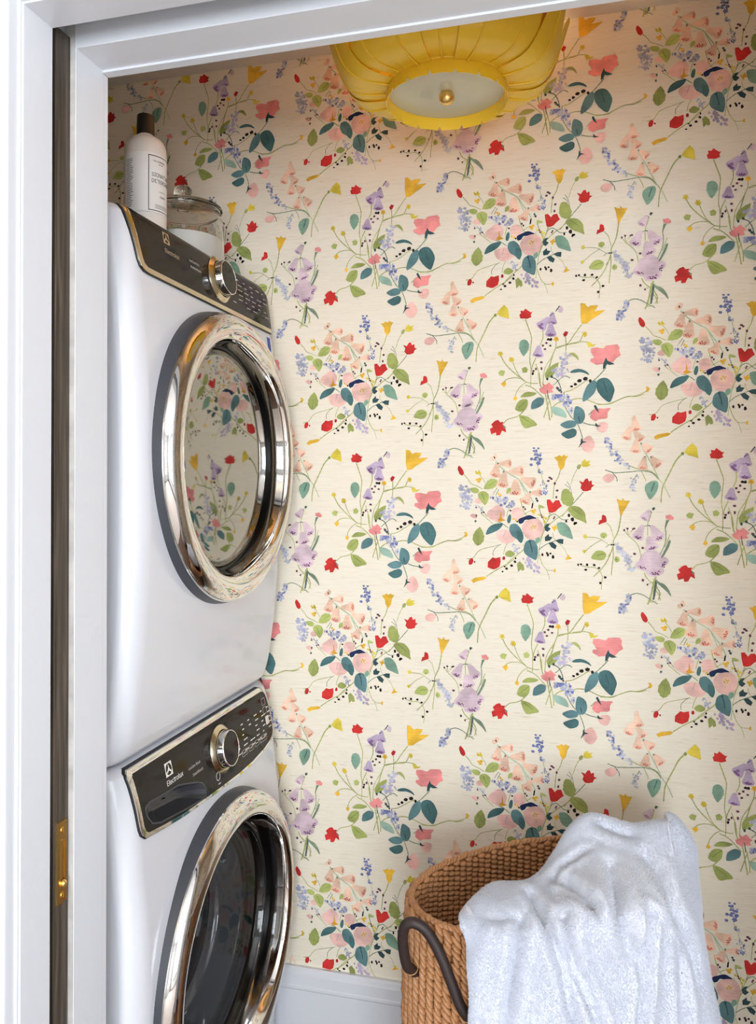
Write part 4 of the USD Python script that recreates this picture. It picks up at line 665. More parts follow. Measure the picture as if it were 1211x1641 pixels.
drum_hole = m3.Manifold.cylinder(.5, .266, .266, 96).rotate([0, 90, 0]).translate([-1.2, YD, ZW])
wb_ = body_solid('w') - to_m3(pocket) - drum_hole
obj('body', tm(wb_), M['white_enamel'], wash, smooth=40)
cw = obj('control_panel', patch(w_scr.difference(drawer), 'w', -.002, .005), M['screen'], wash, smooth=30, label='black glass control panel')
obj('panel_trim', patch(w_out.difference(w_scr.buffer(.0002)), 'w', -.002, .0055, .01), M['chrome'], cw, smooth=30, label='chrome trim around the panel')
obj('panel_gasket', patch(w_out.buffer(.0020).difference(w_out), 'w', -.002, .003, .01), M['black_plastic'], cw)
# dispenser drawer: a scooped finger pull in the panel
def scoop():
    out = np.array(drawer.exterior.segmentize(.006).coords)[:-1]; c = np.array([1.372, .838]); rows = []
    for t in np.linspace(0, 1, 12):
        q = c+(out-c)*(1-t*.94); depth = .005-.030*(1-(1-min(t*1.6, 1))**2.2)
        rows.append(np.c_[front_x('w', q[:, 0], q[:, 1])+depth, q[:, 0], q[:, 1]])
    m = grid_mesh(np.array(rows), True)
    lip = patch(drawer.buffer(.0022).difference(drawer.buffer(-.0008)), 'w', .004, .0062, .006)
    return m, lip
sc, lip = scoop(); sc2 = sc.copy()
dr_ = obj('drawer', sc, pbr('drawer_grey', (58, 58, 62), 0.3), wash, smooth=True, label='dark scooped finger pull of the detergent drawer')
obj('drawer_lip', lip, M['grey_plastic'], dr_)
sp = LineString([(1.4629, .929), (1.470, .915), (1.484, .885), (1.4985, .846), (1.5080, .800)]).buffer(.0006)
obj('drawer_seam', patch(sp, 'w', .0048, .0052, .006), M['black_plastic'], cw)
obj('emblem', emblem('w', 1.3460, .8880, .0250), M['white_ink'], cw)
obj('lettering', on_front('Electrolux', 'w', 1.3440, .8725, .0095), M['white_ink'], cw)
obj('lettering', [on_front('LuxCare Wash', 'w', 1.4270, .8735, .0052), on_front('SmartBoost', 'w', 1.4390, .8575, .0058)], M['grey_ink'], cw)
obj('program_marks', program_marks('w', .888, 1.640), M['white_ink'], cw, kind='stuff')
for i, (yy, ww) in enumerate([(1.664, .026), (1.702, .021), (1.735, .020), (1.765, .036)]):
    b0 = sbox(yy, .8235, yy+ww, .8335).buffer(.002); obj('touch_button', [patch(b0.difference(b0.buffer(-.0012)), 'w', .005, .0053, .01), dash('w', yy+.004, .827, ww-.008, .003)], M['grey_ink'], cw)
for zz in (.900, .880): b0 = sbox(1.806, zz, 1.822, zz+.012).buffer(.002); obj('touch_button', patch(b0.difference(b0.buffer(-.001)), 'w', .005, .0053, .01), M['grey_ink'], cw)
obj('touch_button', patch(sbox(1.812, .853, 1.826, .869).buffer(.002), 'w', .005, .0053, .01), M['white_ink'], cw, label='small white sticker on the panel')
knob('w', 1.5715, .8690, cw)
ring = Point(1.5395, .8230).buffer(.0085).difference(Point(1.5395, .8230).buffer(.0073)); obj('start_button', [patch(ring, 'w', .005, .0053), dash('w', 1.537, .8065, .011, .002)], M['white_ink'], cw)
dw = door_common(wash, ZW)
M['pane'] = usdkit.material(stage, '/World/Looks/clear_pane', {'t': ('transparent_bsdf', {'color': (0.90, 0.91, 0.92)}), 'g': ('glossy_bsdf', {'color': (0.9, 0.9, 0.9), 'roughness': 0.02}), 'f': ('fresnel', {'IOR': 1.12}), 'm': ('mix_closure', {})},
    [('f.fac', 'm.fac'), ('t.BSDF', 'm.closure1'), ('g.BSDF', 'm.closure2')], surface='m.closure')
M['bowl'] = pbr('smoked_bowl', (92, 93, 97), 0.07, 0.0, ior=1.75)
M['bowl_base'] = pbr('dark_bowl_base', (26, 26, 28), 0.05, 0.0, ior=2.0)
M['steel'] = pbr('drum_steel', (150, 150, 150), 0.3, 1.0)
obj('glass_seal', door_grid(YD, ZW, [(.2400, -.790), (.2400, -.758), (.2375, -.7545), (.2345, -.7555), (.2325, -.760), (.2315, -.790)]), M['black_plastic'], dw, smooth=True)
obj('door_glass', door_grid(YD, ZW, spl2([(.2325, -.760), (.226, -.7540), (.212, -.7505), (.17, -.7480), (.10, -.7465), (.0005, -.746)], 40)), M['pane'], dw, smooth=True, label='clear round outer glass')
obj('inner_bezel', door_grid(YD, ZW, [(.2315, -.772), (.226, -.776), (.2255, -.781), (.220, -.783), (.2195, -.788), (.213, -.790), (.2125, -.796), (.206, -.798), (.2025, -.802)]), M['black_plastic'], dw, smooth=30)
bw_ = obj('glass_bowl', door_grid(YD, ZW, spl2([(.2025, -.802), (.199, -.810), (.192, -.828), (.186, -.845), (.180, -.857), (.172, -.865), (.166, -.868)], 60)), M['bowl'], dw, smooth=True, label='smoked glass side of the deep door bowl')
obj('bowl_base', door_grid(YD, ZW, spl2([(.166, -.868), (.160, -.8675), (.12, -.862), (.06, -.858), (.0005, -.857)], 40)), M['bowl_base'], bw_, smooth=True, label='dark glossy base of the bowl')
g_ = door_grid(YD, ZW, [(.2655, -.795), (.2655, -.83), (.235, -.86), (.235, -.90), (.245, -.93), (.25, -1.15), (.0005, -1.15)])
obj('drum', g_, M['steel'], wash, smooth=30)
for yy in (YN+.06, YF-.06):
    for xx in (-.83, XB+.06):
        f_ = lathe([(.0005, 0), (.024, 0), (.024, .006), (.012, .012), (.012, .031), (.0005, .031)], 24); f_.apply_translation([xx, yy, 0]); obj('foot', f_, M['black_plastic'], wash)

# ------------------------------------------------------------------ on top of the dryer
DT = 1.9382
M['bottle'] = pbr('white_bottle_plastic', (226, 218, 212), 0.35, subsurface_weight=0.0)
M['label'] = pbr('bottle_label_paper', (232, 228, 224), 0.45)
M['cap'] = pbr('black_cap', (14, 14, 15), 0.35)
M['black_ink'] = pbr('black_print', (58, 56, 58), 0.6)
BXC, BYC, BR = -.891, 1.477, .0430
bot = thing('detergent_bottle', 'white detergent bottle with a black cap and a framed paper label', 'bottle', (BXC, BYC, DT))
prof = [(.0005, .0), (.036, 0), (.0405, .002), (.043, .006)] + [(.043, z) for z in np.linspace(.02, .196, 10)] + [(.043-.0275*(1-math.cos(a)), .196+.0335*math.sin(a)) for a in np.linspace(.15, 1.45, 12)] + [(.0165, .2305), (.0165, .236), (.0005, .236)]
obj('bottle_body', lathe(prof, 72), M['bottle'], bot, smooth=35)
cap_p = [(.0005, .2335), (.0182, .2335), (.0186, .235), (.0176, .2735), (.0168, .2750), (.0005, .2750)]
obj('cap', lathe(cap_p, 64), M['cap'], bot, smooth=35)
def wrap(m, r, a0):
    """flat (x along, y up, z out) -> wound round a bottle; a0 is the angle of x = 0"""
    v = m.vertices; a = a0+v[:, 0]/r; R = r+v[:, 2]; m.vertices = np.c_[R*np.cos(a), R*np.sin(a), v[:, 1]]; return m
def flat(poly, t, step=.004):
    m = trimesh.creation.extrude_polygon(poly.segmentize(step), t, engine='earcut'); v, f = trimesh.remesh.subdivide_to_size(m.vertices, m.faces, step*2, max_iter=10); return trimesh.Trimesh(v, f, process=False)
A0 = math.radians(-50)                           # the label's front panel, seen turned away to the right
def drop(m): m.apply_translation([0, 0, -.0125]); return m
lb = obj('label', drop(wrap(flat(sbox(-.082, .072, .125, .1965), .0003), BR, A0)), M['label'], bot, smooth=30)
fr = sbox(-.0015, .077, .064, .1915); fr2 = fr.difference(fr.buffer(-.0016, join_style=2))
obj('label_frame', drop(wrap(flat(fr2, .0002), BR+.0003, A0)), M['black_ink'], lb)
def ltext(s, x, y, h, bold=False):
    m = meshkit.text_mesh(s, h, .0002, bold); m.apply_scale([.80, 1, 1]); m.apply_translation([x, y, 0]); return drop(wrap(m, BR+.0003, A0))
obj('lettering', [ltext('THE LAUNDRESS', .008, .1785, .0034), ltext('NEW YORK', .021, .1735, .0020)], M['black_ink'], lb)
obj('lettering', [ltext('SIGNATURE', .0050, .1480, .0080), ltext('DETERGENT', .0050, .1350, .0080)], M['black_ink'], lb)
obj('lettering', [ltext('classic', .024, .1065, .0045)], M['black_ink'], lb)
rr = random.Random(8)
fine = [flat(sbox(.012+rr.uniform(0, .004), .083+k_*.0032, .052-rr.uniform(0, .006), .0838+k_*.0032), .0002) for k_ in range(3)] + [flat(sbox(.022, .118, .04, .1188), .0002)]
fine += [flat(sbox(-.050+rr.uniform(-.001, .001), .084+k_*.0036, -.036+rr.uniform(-.003, .004), .0850+k_*.0036), .0002) for k_ in range(28)]
obj('fine_print', [drop(wrap(m, BR+.0003, A0)) for m in fine], M['black_ink'], lb, kind='stuff')

JXC, JYC = -.912, 1.674
M['glass'] = usdkit.material(stage, '/World/Looks/jar_glass', {'p': ('principled_bsdf', {'base_color': (0.98, 0.99, 0.98), 'roughness': 0.02, 'transmission_weight': 1.0, 'ior': 1.45})}, surface='p.BSDF')
M['powder'] = pbr('white_powder', (240, 236, 230), 0.9, bump=0.001, bump_scale=300)
jar = thing('glass_jar', 'lidded clear glass jar half full of white washing powder', 'jar', (JXC, JYC, DT))
jo = [(.0005, 0), (.086, 0), (.092, .003), (.0955, .010), (.0955, .100), (.0950, .112), (.0915, .122), (.0870, .128), (.0850, .134), (.0875, .139), (.0875, .1415)]
ji = [(.0840, .1415), (.0825, .134), (.0845, .126), (.0895, .119), (.0920, .110), (.0925, .100), (.0925, .012), (.089, .006), (.0005, .006)]
obj('jar_body', lathe(jo+ji, 96), M['glass'], jar, smooth=40)
lid = [(.0005, .1360), (.080, .1360), (.0815, .1385), (.0815, .1420), (.0905, .1422), (.0922, .1450), (.0905, .1490), (.0840, .1515), (.060, .1560), (.030, .1590), (.0135, .1605), (.0120, .1660), (.0135, .1720), (.0185, .1775), (.0215, .1850), (.0205, .1930), (.0160, .1985), (.0080, .2005), (.0005, .2008),
       (.0005, .1530), (.050, .1500), (.074, .1440), (.074, .1405), (.0005, .1405)]
lid = lid[:19]
obj('lid', lathe(lid, 96), M['glass'], jar, smooth=40)
pw = [(.0005, .0075), (.088, .0075), (.0915, .013), (.0917, .0705), (.090, .0725), (.06, .0740), (.03, .0720), (.0005, .0735)]
obj('washing_powder', lathe(pw, 72), M['powder'], jar, smooth=40)
TOWEL_GRID = [[[-0.2032, 1.4664, 0.565], [-0.2032, 1.4564, 0.575], [-0.1706, 1.5365, 0.575], [-0.1176, 1.5589, 0.575], [-0.0775, 1.635, 0.5796], [-0.0329, 1.695, 0.6308], [0.0174, 1.715, 0.6481], [0.0841, 1.715, 0.6348], [0.1448, 1.735, 0.6579], [0.186, 1.715, 0.627], [0.194, 1.747, 0.561], [0.189, 1.79, 0.479]], [[-0.2032, 1.4514, 0.635], [-0.2032, 1.4414, 0.645], [-0.1706, 1.5215, 0.645], [-0.1176, 1.5439, 0.645], [-0.0775, 1.62, 0.6496], [-0.0329, 1.68, 0.7008], [0.0174, 1.7, 0.7181], [0.0841, 1.7, 0.7048], [0.1448, 1.72, 0.7279], [0.186, 1.7, 0.697], [0.194, 1.732, 0.646], [0.189, 1.775, 0.582]], [[-0.2032, 1.4064, 0.687], [-0.2032, 1.3964, 0.697], [-0.1706, 1.4765, 0.697], [-0.1176, 1.4989, 0.697], [-0.0775, 1.575, 0.7016], [-0.0329, 1.635, 0.7528], [0.0174, 1.655, 0.7701], [0.0841, 1.655, 0.7568], [0.1448, 1.675, 0.7799], [0.186, 1.655, 0.749], [0.194, 1.687, 0.713], [0.189, 1.73, 0.667]], [[-0.1992, 1.3634, 0.713], [-0.2032, 1.3414, 0.715], [-0.1706, 1.4215, 0.715], [-0.1176, 1.4439, 0.715], [-0.0775, 1.52, 0.7196], [-0.0329, 1.58, 0.7708], [0.0174, 1.6, 0.7881], [0.0841, 1.6, 0.7748], [0.1448, 1.62, 0.7979], [0.186, 1.6, 0.767], [0.194, 1.632, 0.733], [0.189, 1.675, 0.6894]], [[-0.19, 1.3361, 0.71], [-0.194, 1.3141, 0.712], [-0.1602, 1.3785, 0.712], [-0.1098, 1.3851, 0.712], [-0.0633, 1.4503, 0.712], [-0.0151, 1.5, 0.7386], [0.035, 1.53, 0.7477], [0.0958, 1.54, 0.7444], [0.1519, 1.56, 0.7475], [0.1863, 1.57, 0.7183], [0.1943, 1.602, 0.7003], [0.1893, 1.645, 0.6759]], [[-0.1855, 1.347, 0.6739], [-0.1895, 1.325, 0.6759], [-0.1475, 1.33, 0.6996], [-0.0994, 1.34, 0.6957], [-0.0514, 1.352, 0.7009], [-0.0043, 1.368, 0.7193], [0.0411, 1.388, 0.7251], [0.0977, 1.42, 0.716], [0.1521, 1.466, 0.6993], [0.1847, 1.51, 0.6698], [0.1927, 1.542, 0.6638], [0.1877, 1.585, 0.6538]], [[-0.1833, 1.337, 0.6287], [-0.1873, 1.315, 0.6307], [-0.1417, 1.32, 0.6398], [-0.094, 1.33, 0.636], [-0.0467, 1.35, 0.6313], [0.0001, 1.37, 0.6316], [0.0485, 1.392, 0.6311], [0.1031, 1.422, 0.6216], [0.1583, 1.465, 0.61], [0.195, 1.5, 0.5896], [0.203, 1.532, 0.5836], [0.198, 1.575, 0.5736]], [[-0.1789, 1.332, 0.5502], [-0.1829, 1.31, 0.5522], [-0.1335, 1.315, 0.5572], [-0.0841, 1.325, 0.5589], [-0.0399, 1.34, 0.5565], [0.0044, 1.36, 0.5508], [0.0545, 1.385, 0.5428], [0.1058, 1.415, 0.5318], [0.1588, 1.45, 0.5178], [0.21, 1.49, 0.5001], [0.218, 1.522, 0.4941], [0.213, 1.565, 0.4841]], [[-0.1911, 1.332, 0.4366], [-0.1951, 1.31, 0.4386], [-0.1427, 1.315, 0.4448], [-0.0902, 1.325, 0.4473], [-0.0434, 1.34, 0.4451], [0.0036, 1.36, 0.4392], [0.0566, 1.385, 0.4308], [0.1108, 1.415, 0.419], [0.1668, 1.45, 0.4037], [0.2208, 1.49, 0.3845], [0.2288, 1.522, 0.3785], [0.2238, 1.565, 0.3685]], [[-0.1917, 1.332, 0.3251], [-0.1957, 1.31, 0.3271], [-0.1433, 1.315, 0.334], [-0.0909, 1.325, 0.3369], [-0.0441, 1.34, 0.3344], [0.0028, 1.36, 0.3279], [0.0558, 1.385, 0.3186], [0.1099, 1.415, 0.3054], [0.1658, 1.45, 0.2885], [0.2197, 1.49, 0.2671], [0.2277, 1.522, 0.2611], [0.2227, 1.565, 0.2511]]]
CREASES = [(0.011, 0.01, [[-0.102, 1.429, 0.713], [-0.098, 1.42, 0.712], [-0.094, 1.41, 0.711], [-0.09, 1.402, 0.71], [-0.085, 1.392, 0.709], [-0.08, 1.382, 0.708], [-0.076, 1.372, 0.707], [-0.071, 1.364, 0.705], [-0.067, 1.357, 0.703], [-0.06, 1.345, 0.693], [-0.055, 1.342, 0.678], [-0.049, 1.345, 0.659], [-0.042, 1.351, 0.638], [-0.038, 1.354, 0.615], [-0.033, 1.352, 0.595], [-0.028, 1.349, 0.574], [-0.023, 1.347, 0.555], [-0.02, 1.347, 0.536], [-0.017, 1.348, 0.516], [-0.014, 1.349, 0.495], [-0.011, 1.352, 0.473]]), (0.009, 0.01, [[-0.11, 1.35, 0.706], [-0.111, 1.342, 0.702], [-0.112, 1.337, 0.697], [-0.112, 1.333, 0.691], [-0.113, 1.331, 0.684], [-0.115, 1.328, 0.676], [-0.115, 1.327, 0.667], [-0.117, 1.326, 0.66], [-0.118, 1.325, 0.651], [-0.121, 1.323, 0.627], [-0.124, 1.32, 0.604], [-0.128, 1.317, 0.581], [-0.131, 1.315, 0.558], [-0.132, 1.315, 0.538], [-0.133, 1.315, 0.518], [-0.135, 1.315, 0.498], [-0.135, 1.315, 0.477]]), (0.01, 0.01, [[-0.044, 1.373, 0.711], [-0.042, 1.363, 0.709], [-0.04, 1.356, 0.706], [-0.038, 1.351, 0.7], [-0.036, 1.348, 0.695], [-0.033, 1.348, 0.681], [-0.03, 1.351, 0.665], [-0.026, 1.356, 0.647], [-0.023, 1.36, 0.63], [-0.019, 1.363, 0.622], [-0.016, 1.364, 0.616], [-0.012, 1.365, 0.608], [-0.009, 1.365, 0.6], [-0.003, 1.365, 0.589], [0.002, 1.364, 0.577], [0.007, 1.364, 0.565], [0.011, 1.364, 0.554], [0.016, 1.364, 0.532], [0.02, 1.365, 0.513], [0.024, 1.367, 0.489], [0.028, 1.37, 0.467]]), (0.01, 0.014, [[0.038, 1.513, 0.745], [0.039, 1.498, 0.743], [0.041, 1.486, 0.742], [0.043, 1.47, 0.741], [0.045, 1.457, 0.74], [0.047, 1.433, 0.737], [0.049, 1.412, 0.733], [0.051, 1.396, 0.726], [0.054, 1.388, 0.717], [0.057, 1.385, 0.707], [0.059, 1.384, 0.697], [0.061, 1.386, 0.685], [0.065, 1.39, 0.674], [0.069, 1.395, 0.66], [0.074, 1.401, 0.647], [0.08, 1.407, 0.633], [0.085, 1.411, 0.62]]), (0.014, 0.009, [[0.102, 1.421, 0.713], [0.099, 1.414, 0.706], [0.097, 1.409, 0.694], [0.096, 1.407, 0.683], [0.094, 1.407, 0.67], [0.093, 1.407, 0.664], [0.092, 1.408, 0.656], [0.091, 1.41, 0.648], [0.09, 1.411, 0.639], [0.088, 1.414, 0.612], [0.087, 1.412, 0.586], [0.085, 1.407, 0.564], [0.083, 1.402, 0.541], [0.083, 1.399, 0.522], [0.081, 1.397, 0.501], [0.08, 1.396, 0.481], [0.081, 1.397, 0.457]]), (0.007, 0.013, [[0.103, 1.548, 0.747], [0.107, 1.541, 0.745], [0.111, 1.533, 0.743], [0.116, 1.525, 0.741], [0.119, 1.519, 0.74], [0.124, 1.501, 0.735], [0.13, 1.487, 0.73], [0.135, 1.475, 0.723], [0.141, 1.467, 0.715], [0.145, 1.457, 0.701], [0.152, 1.458, 0.683], [0.159, 1.463, 0.662], [0.166, 1.47, 0.64], [0.171, 1.476, 0.62], [0.175, 1.479, 0.602], [0.179, 1.481, 0.584], [0.183, 1.48, 0.567]]), (0.009, 0.01, [[0.146, 1.45, 0.654], [0.148, 1.455, 0.635], [0.151, 1.458, 0.617], [0.152, 1.46, 0.602], [0.154, 1.46, 0.587], [0.155, 1.458, 0.568], [0.155, 1.454, 0.552], [0.156, 1.451, 0.535], [0.156, 1.448, 0.519], [0.157, 1.446, 0.498], [0.159, 1.446, 0.478], [0.159, 1.445, 0.458], [0.16, 1.445, 0.439]]), (0.007, 0.008, [[-0.063, 1.489, 0.718], [-0.058, 1.497, 0.721], [-0.053, 1.502, 0.724], [-0.048, 1.508, 0.728], [-0.044, 1.512, 0.731], [-0.032, 1.518, 0.738], [-0.023, 1.524, 0.744], [-0.013, 1.532, 0.749], [-0.002, 1.54, 0.753]]), (0.007, 0.01, [[-0.064, 1.479, 0.715], [-0.057, 1.476, 0.717], [-0.05, 1.472, 0.719], [-0.043, 1.467, 0.721], [-0.037, 1.461, 0.723], [-0.03, 1.452, 0.726], [-0.024, 1.444, 0.728], [-0.019, 1.435, 0.729], [-0.013, 1.429, 0.731], [-0.008, 1.42, 0.732], [-0.004, 1.41, 0.732], [0.0, 1.404, 0.732], [0.004, 1.395, 0.731], [0.007, 1.387, 0.73], [0.011, 1.379, 0.726], [0.014, 1.372, 0.721], [0.018, 1.37, 0.716]]), (0.006, 0.01, [[-0.041, 1.437, 0.719], [-0.035, 1.43, 0.722], [-0.027, 1.421, 0.724], [-0.021, 1.415, 0.727], [-0.014, 1.408, 0.729], [-0.01, 1.402, 0.729], [-0.004, 1.396, 0.73], [0.001, 1.391, 0.73], [0.006, 1.387, 0.729]]), (0.0035, 0.016, [[-0.177, 1.344, 0.709], [-0.169, 1.346, 0.708], [-0.162, 1.345, 0.707], [-0.153, 1.345, 0.708], [-0.146, 1.344, 0.708], [-0.137, 1.346, 0.709], [-0.129, 1.35, 0.709], [-0.12, 1.356, 0.709], [-0.111, 1.36, 0.709], [-0.107, 1.365, 0.71], [-0.102, 1.37, 0.709], [-0.097, 1.376, 0.709], [-0.092, 1.382, 0.709]]), (0.006, 0.012, [[0.019, 1.594, 0.785], [0.027, 1.594, 0.783], [0.034, 1.593, 0.781], [0.041, 1.593, 0.779], [0.048, 1.592, 0.777], [0.058, 1.592, 0.774], [0.065, 1.59, 0.772], [0.073, 1.589, 0.77], [0.083, 1.587, 0.768]])]
HANDLE_PATH = [[-0.2957, 1.3895, 0.5668], [-0.3033, 1.3778, 0.5824], [-0.3097, 1.3613, 0.6009], [-0.3131, 1.3479, 0.6478], [-0.3065, 1.3387, 0.6793], [-0.2918, 1.337, 0.6881], [-0.2732, 1.3389, 0.6796], [-0.258, 1.3412, 0.6593], [-0.242, 1.3411, 0.63], [-0.2261, 1.3412, 0.591], [-0.2131, 1.3417, 0.5591], [-0.2014, 1.3449, 0.5398], [-0.1927, 1.3498, 0.5276]]
# ------------------------------------------------------------------ yellow petalled ceiling lamp
LX, LY = -.261, 1.534
M['yellow'] = pbr('yellow_enamel', (255, 208, 50), 0.36, coat_weight=0.25, coat_roughness=0.2)
M['frost'] = usdkit.material(stage, '/World/Looks/frosted_glass', {'d': ('diffuse_bsdf', {'color': lin((206, 210, 196))}), 't': ('translucent_bsdf', {'color': lin((206, 210, 190))}), 'g': ('glossy_bsdf', {'color': (0.9, 0.9, 0.9), 'roughness': 0.12}),
    'f': ('fresnel', {'IOR': 1.5}), 'a': ('mix_closure', {'fac': 0.22}), 'm': ('mix_closure', {})},
    [('d.BSDF', 'a.closure1'), ('t.BSDF', 'a.closure2'), ('f.fac', 'm.fac'), ('a.closure', 'm.closure1'), ('g.BSDF', 'm.closure2')], surface='m.closure')
M['bulb'] = usdkit.material(stage, '/World/Looks/lit_bulb', {'e': ('emission', {'color': (1.0, 0.66, 0.34), 'strength': 380.0})}, surface='e.emission')
lamp = thing('ceiling_lamp', 'yellow metal ceiling lamp shaped like an open flower of overlapping petals', 'ceiling lamp', (LX, LY, 0))
NP = 16
def petal(prof, half, tip, lift, a_c, rib=True):
    """one petal: profile (r, z) from root to tip, half its angular width, pointed beyond fraction tip"""
    P = spline(prof, 30); n = len(P); L = np.r_[0, np.cumsum(np.linalg.norm(np.diff(P, axis=0), axis=1))]; L /= L[-1]
    tg = np.gradient(P, axis=0); tg /= np.linalg.norm(tg, axis=1)[:, None]; nr = np.stack([tg[:, 1], -tg[:, 0]], 1)   # outwards / downwards
    wf = np.where(L < tip, 1.0, np.sqrt(np.maximum(1-((L-tip)/(1-tip))**1.35, 0.0)))
    S = np.linspace(-1, 1, 11); sides = []
    for off in (lift+.0007, lift-.0007):
        V = np.zeros((n, len(S), 3))
        for j, s in enumerate(S):
            ridge = .0020*(1-s*s)*np.minimum(1, L*4) + .0012*np.exp(-((abs(s)-.95)/.05)**2)
            o = off+ridge; R = P[:, 0]+nr[:, 0]*o; Z = P[:, 1]+nr[:, 1]*o; A = a_c+s*half*wf
            V[:, j] = np.c_[R*np.cos(A), R*np.sin(A), Z]
        sides.append(V)
    a, b = sides; k = len(S)
    loop = np.concatenate([a, b[:, ::-1]], 1); m = grid_mesh(loop, True)
    c0 = [[i, i+1, 2*k-2-i] for i in range(k-1)] + [[i, 2*k-2-i, 2*k-1-i] for i in range(k-1)]
    base = (n-1)*2*k; c1 = [[base+q for q in f[::-1]] for f in c0]
    m = trimesh.Trimesh(m.vertices, np.vstack([m.faces, c0, c1]), process=False); m.fix_normals(); return m
OUT_P = [(.1185, 2.2165), (.150, 2.2175), (.180, 2.2240), (.202, 2.2420), (.2195, 2.2800), (.2300, 2.3120), (.2375, 2.3350)]
INN_P = [(.1200, 2.2230), (.150, 2.2250), (.176, 2.2380), (.195, 2.2680), (.206, 2.3100), (.2105, 2.3600), (.2090, 2.4100)]
TURN = -.0916
def rib(prof, a, off, upto):
    P = spline(prof, 30); P = P[:int(len(P)*upto)]; tg = np.gradient(P, axis=0); tg /= np.linalg.norm(tg, axis=1)[:, None]; P = P+np.stack([tg[:, 1], -tg[:, 0]], 1)*off
    return tube(np.c_[P[:, 0]*math.cos(a), P[:, 0]*math.sin(a), P[:, 1]], np.linspace(.0021, .0011, len(P)), 8)
for i in range(NP):
    a = (i+.5)*2*np.pi/NP+TURN; lift = .0022 if i % 2 else -.0018
    pt = obj('petal', petal(OUT_P, np.pi/NP*1.10, .44, lift, a), M['yellow'], lamp, smooth=40)
    obj('rib', rib(OUT_P, a, lift+.0030, .97), M['yellow'], pt, smooth=True)
for i in range(NP):
    a = i*2*np.pi/NP+TURN; lift = .0018 if i % 2 else -.0014
    pt = obj('inner_petal', petal(INN_P, np.pi/NP*1.10, .58, lift, a), M['yellow'], lamp, smooth=40)
    obj('rib', rib(INN_P, a, lift+.0030, .97), M['yellow'], pt, smooth=True)
def serrated():
    n = NP*24; A = np.linspace(0, 2*np.pi, n, endpoint=False)-.0
    ph = ((A-TURN)/(2*np.pi)*NP) % 1.0; d = np.minimum(ph, 1-ph)
    notch = .0105*np.clip(1-d/.10, 0, 1)**1.3 + .0016*np.sin(np.pi*ph)
    rows = []
    for r_, z_, w in ((.1172, 2.2205, 0), (.1180, 2.212, 0), (.1182, 2.203, 0), (.1186, 2.195, .4), (.1196, 2.1875, 1), (.1184, 2.1875, 1), (.1173, 2.195, .4), (.1168, 2.203, 0), (.1160, 2.2205, 0)):
        rows.append(np.c_[r_*np.cos(A), r_*np.sin(A), z_+notch*w])
    return grid_mesh(np.array(rows), True)
rg = obj('collar_ring', serrated(), M['yellow'], lamp, smooth=40, label='notched yellow ring around the glass')
bead = [(.1190+.0026*math.cos(a), 2.2175+.0026*math.sin(a)) for a in np.linspace(0, 2*np.pi, 12, endpoint=False)]
obj('ring_bead', lathe(bead, 96, closed=True), M['yellow'], rg, smooth=True)
df = obj('glass_diffuser', lathe([(.0005, 2.2105), (.06, 2.2108), (.110, 2.2120), (.1155, 2.2130), (.1155, 2.2160), (.110, 2.2150), (.0005, 2.2140)], 72), M['frost'], lamp, smooth=40, label='round frosted glass')
fin = [(.0005, 2.186)] + [(.0150*math.sin(a), 2.2005-.0150*math.cos(a)) for a in np.linspace(.2, 2.5, 14)] + [(.0085, 2.2135), (.0005, 2.2135)]
obj('finial', lathe(fin, 40), M['brass'], df, smooth=30, label='round brass finial')
obj('stem', lathe([(.0005, 2.214), (.006, 2.214), (.006, 2.527), (.062, 2.530), (.066, 2.536), (.066, 2.5495), (.0005, 2.5495)], 48), M['brass'], lamp, smooth=30)
obj('bulb_holder', [bx(-.085, .085, -.008, .008, 2.290, 2.302, .002)] + [trimesh.creation.cylinder(.012, .04, sections=24, transform=trimesh.transformations.translation_matrix([s*.07, 0, 2.275])) for s in (-1, 1)], M['brass'], lamp)
for s in (-1, 1):
    b = trimesh.creation.icosphere(3, .022); b.apply_translation([s*.07, 0, 2.245]); obj('bulb', b, M['bulb'], lamp, smooth=True)
rods = [tube([[.0, 0, 2.400], [.10*math.cos(a), .10*math.sin(a), 2.33], [.2*math.cos(a), .2*math.sin(a), 2.29]], .0018, 6) for a in (0.3, 2.4, 4.5)]
obj('spider', rods, M['brass'], lamp)

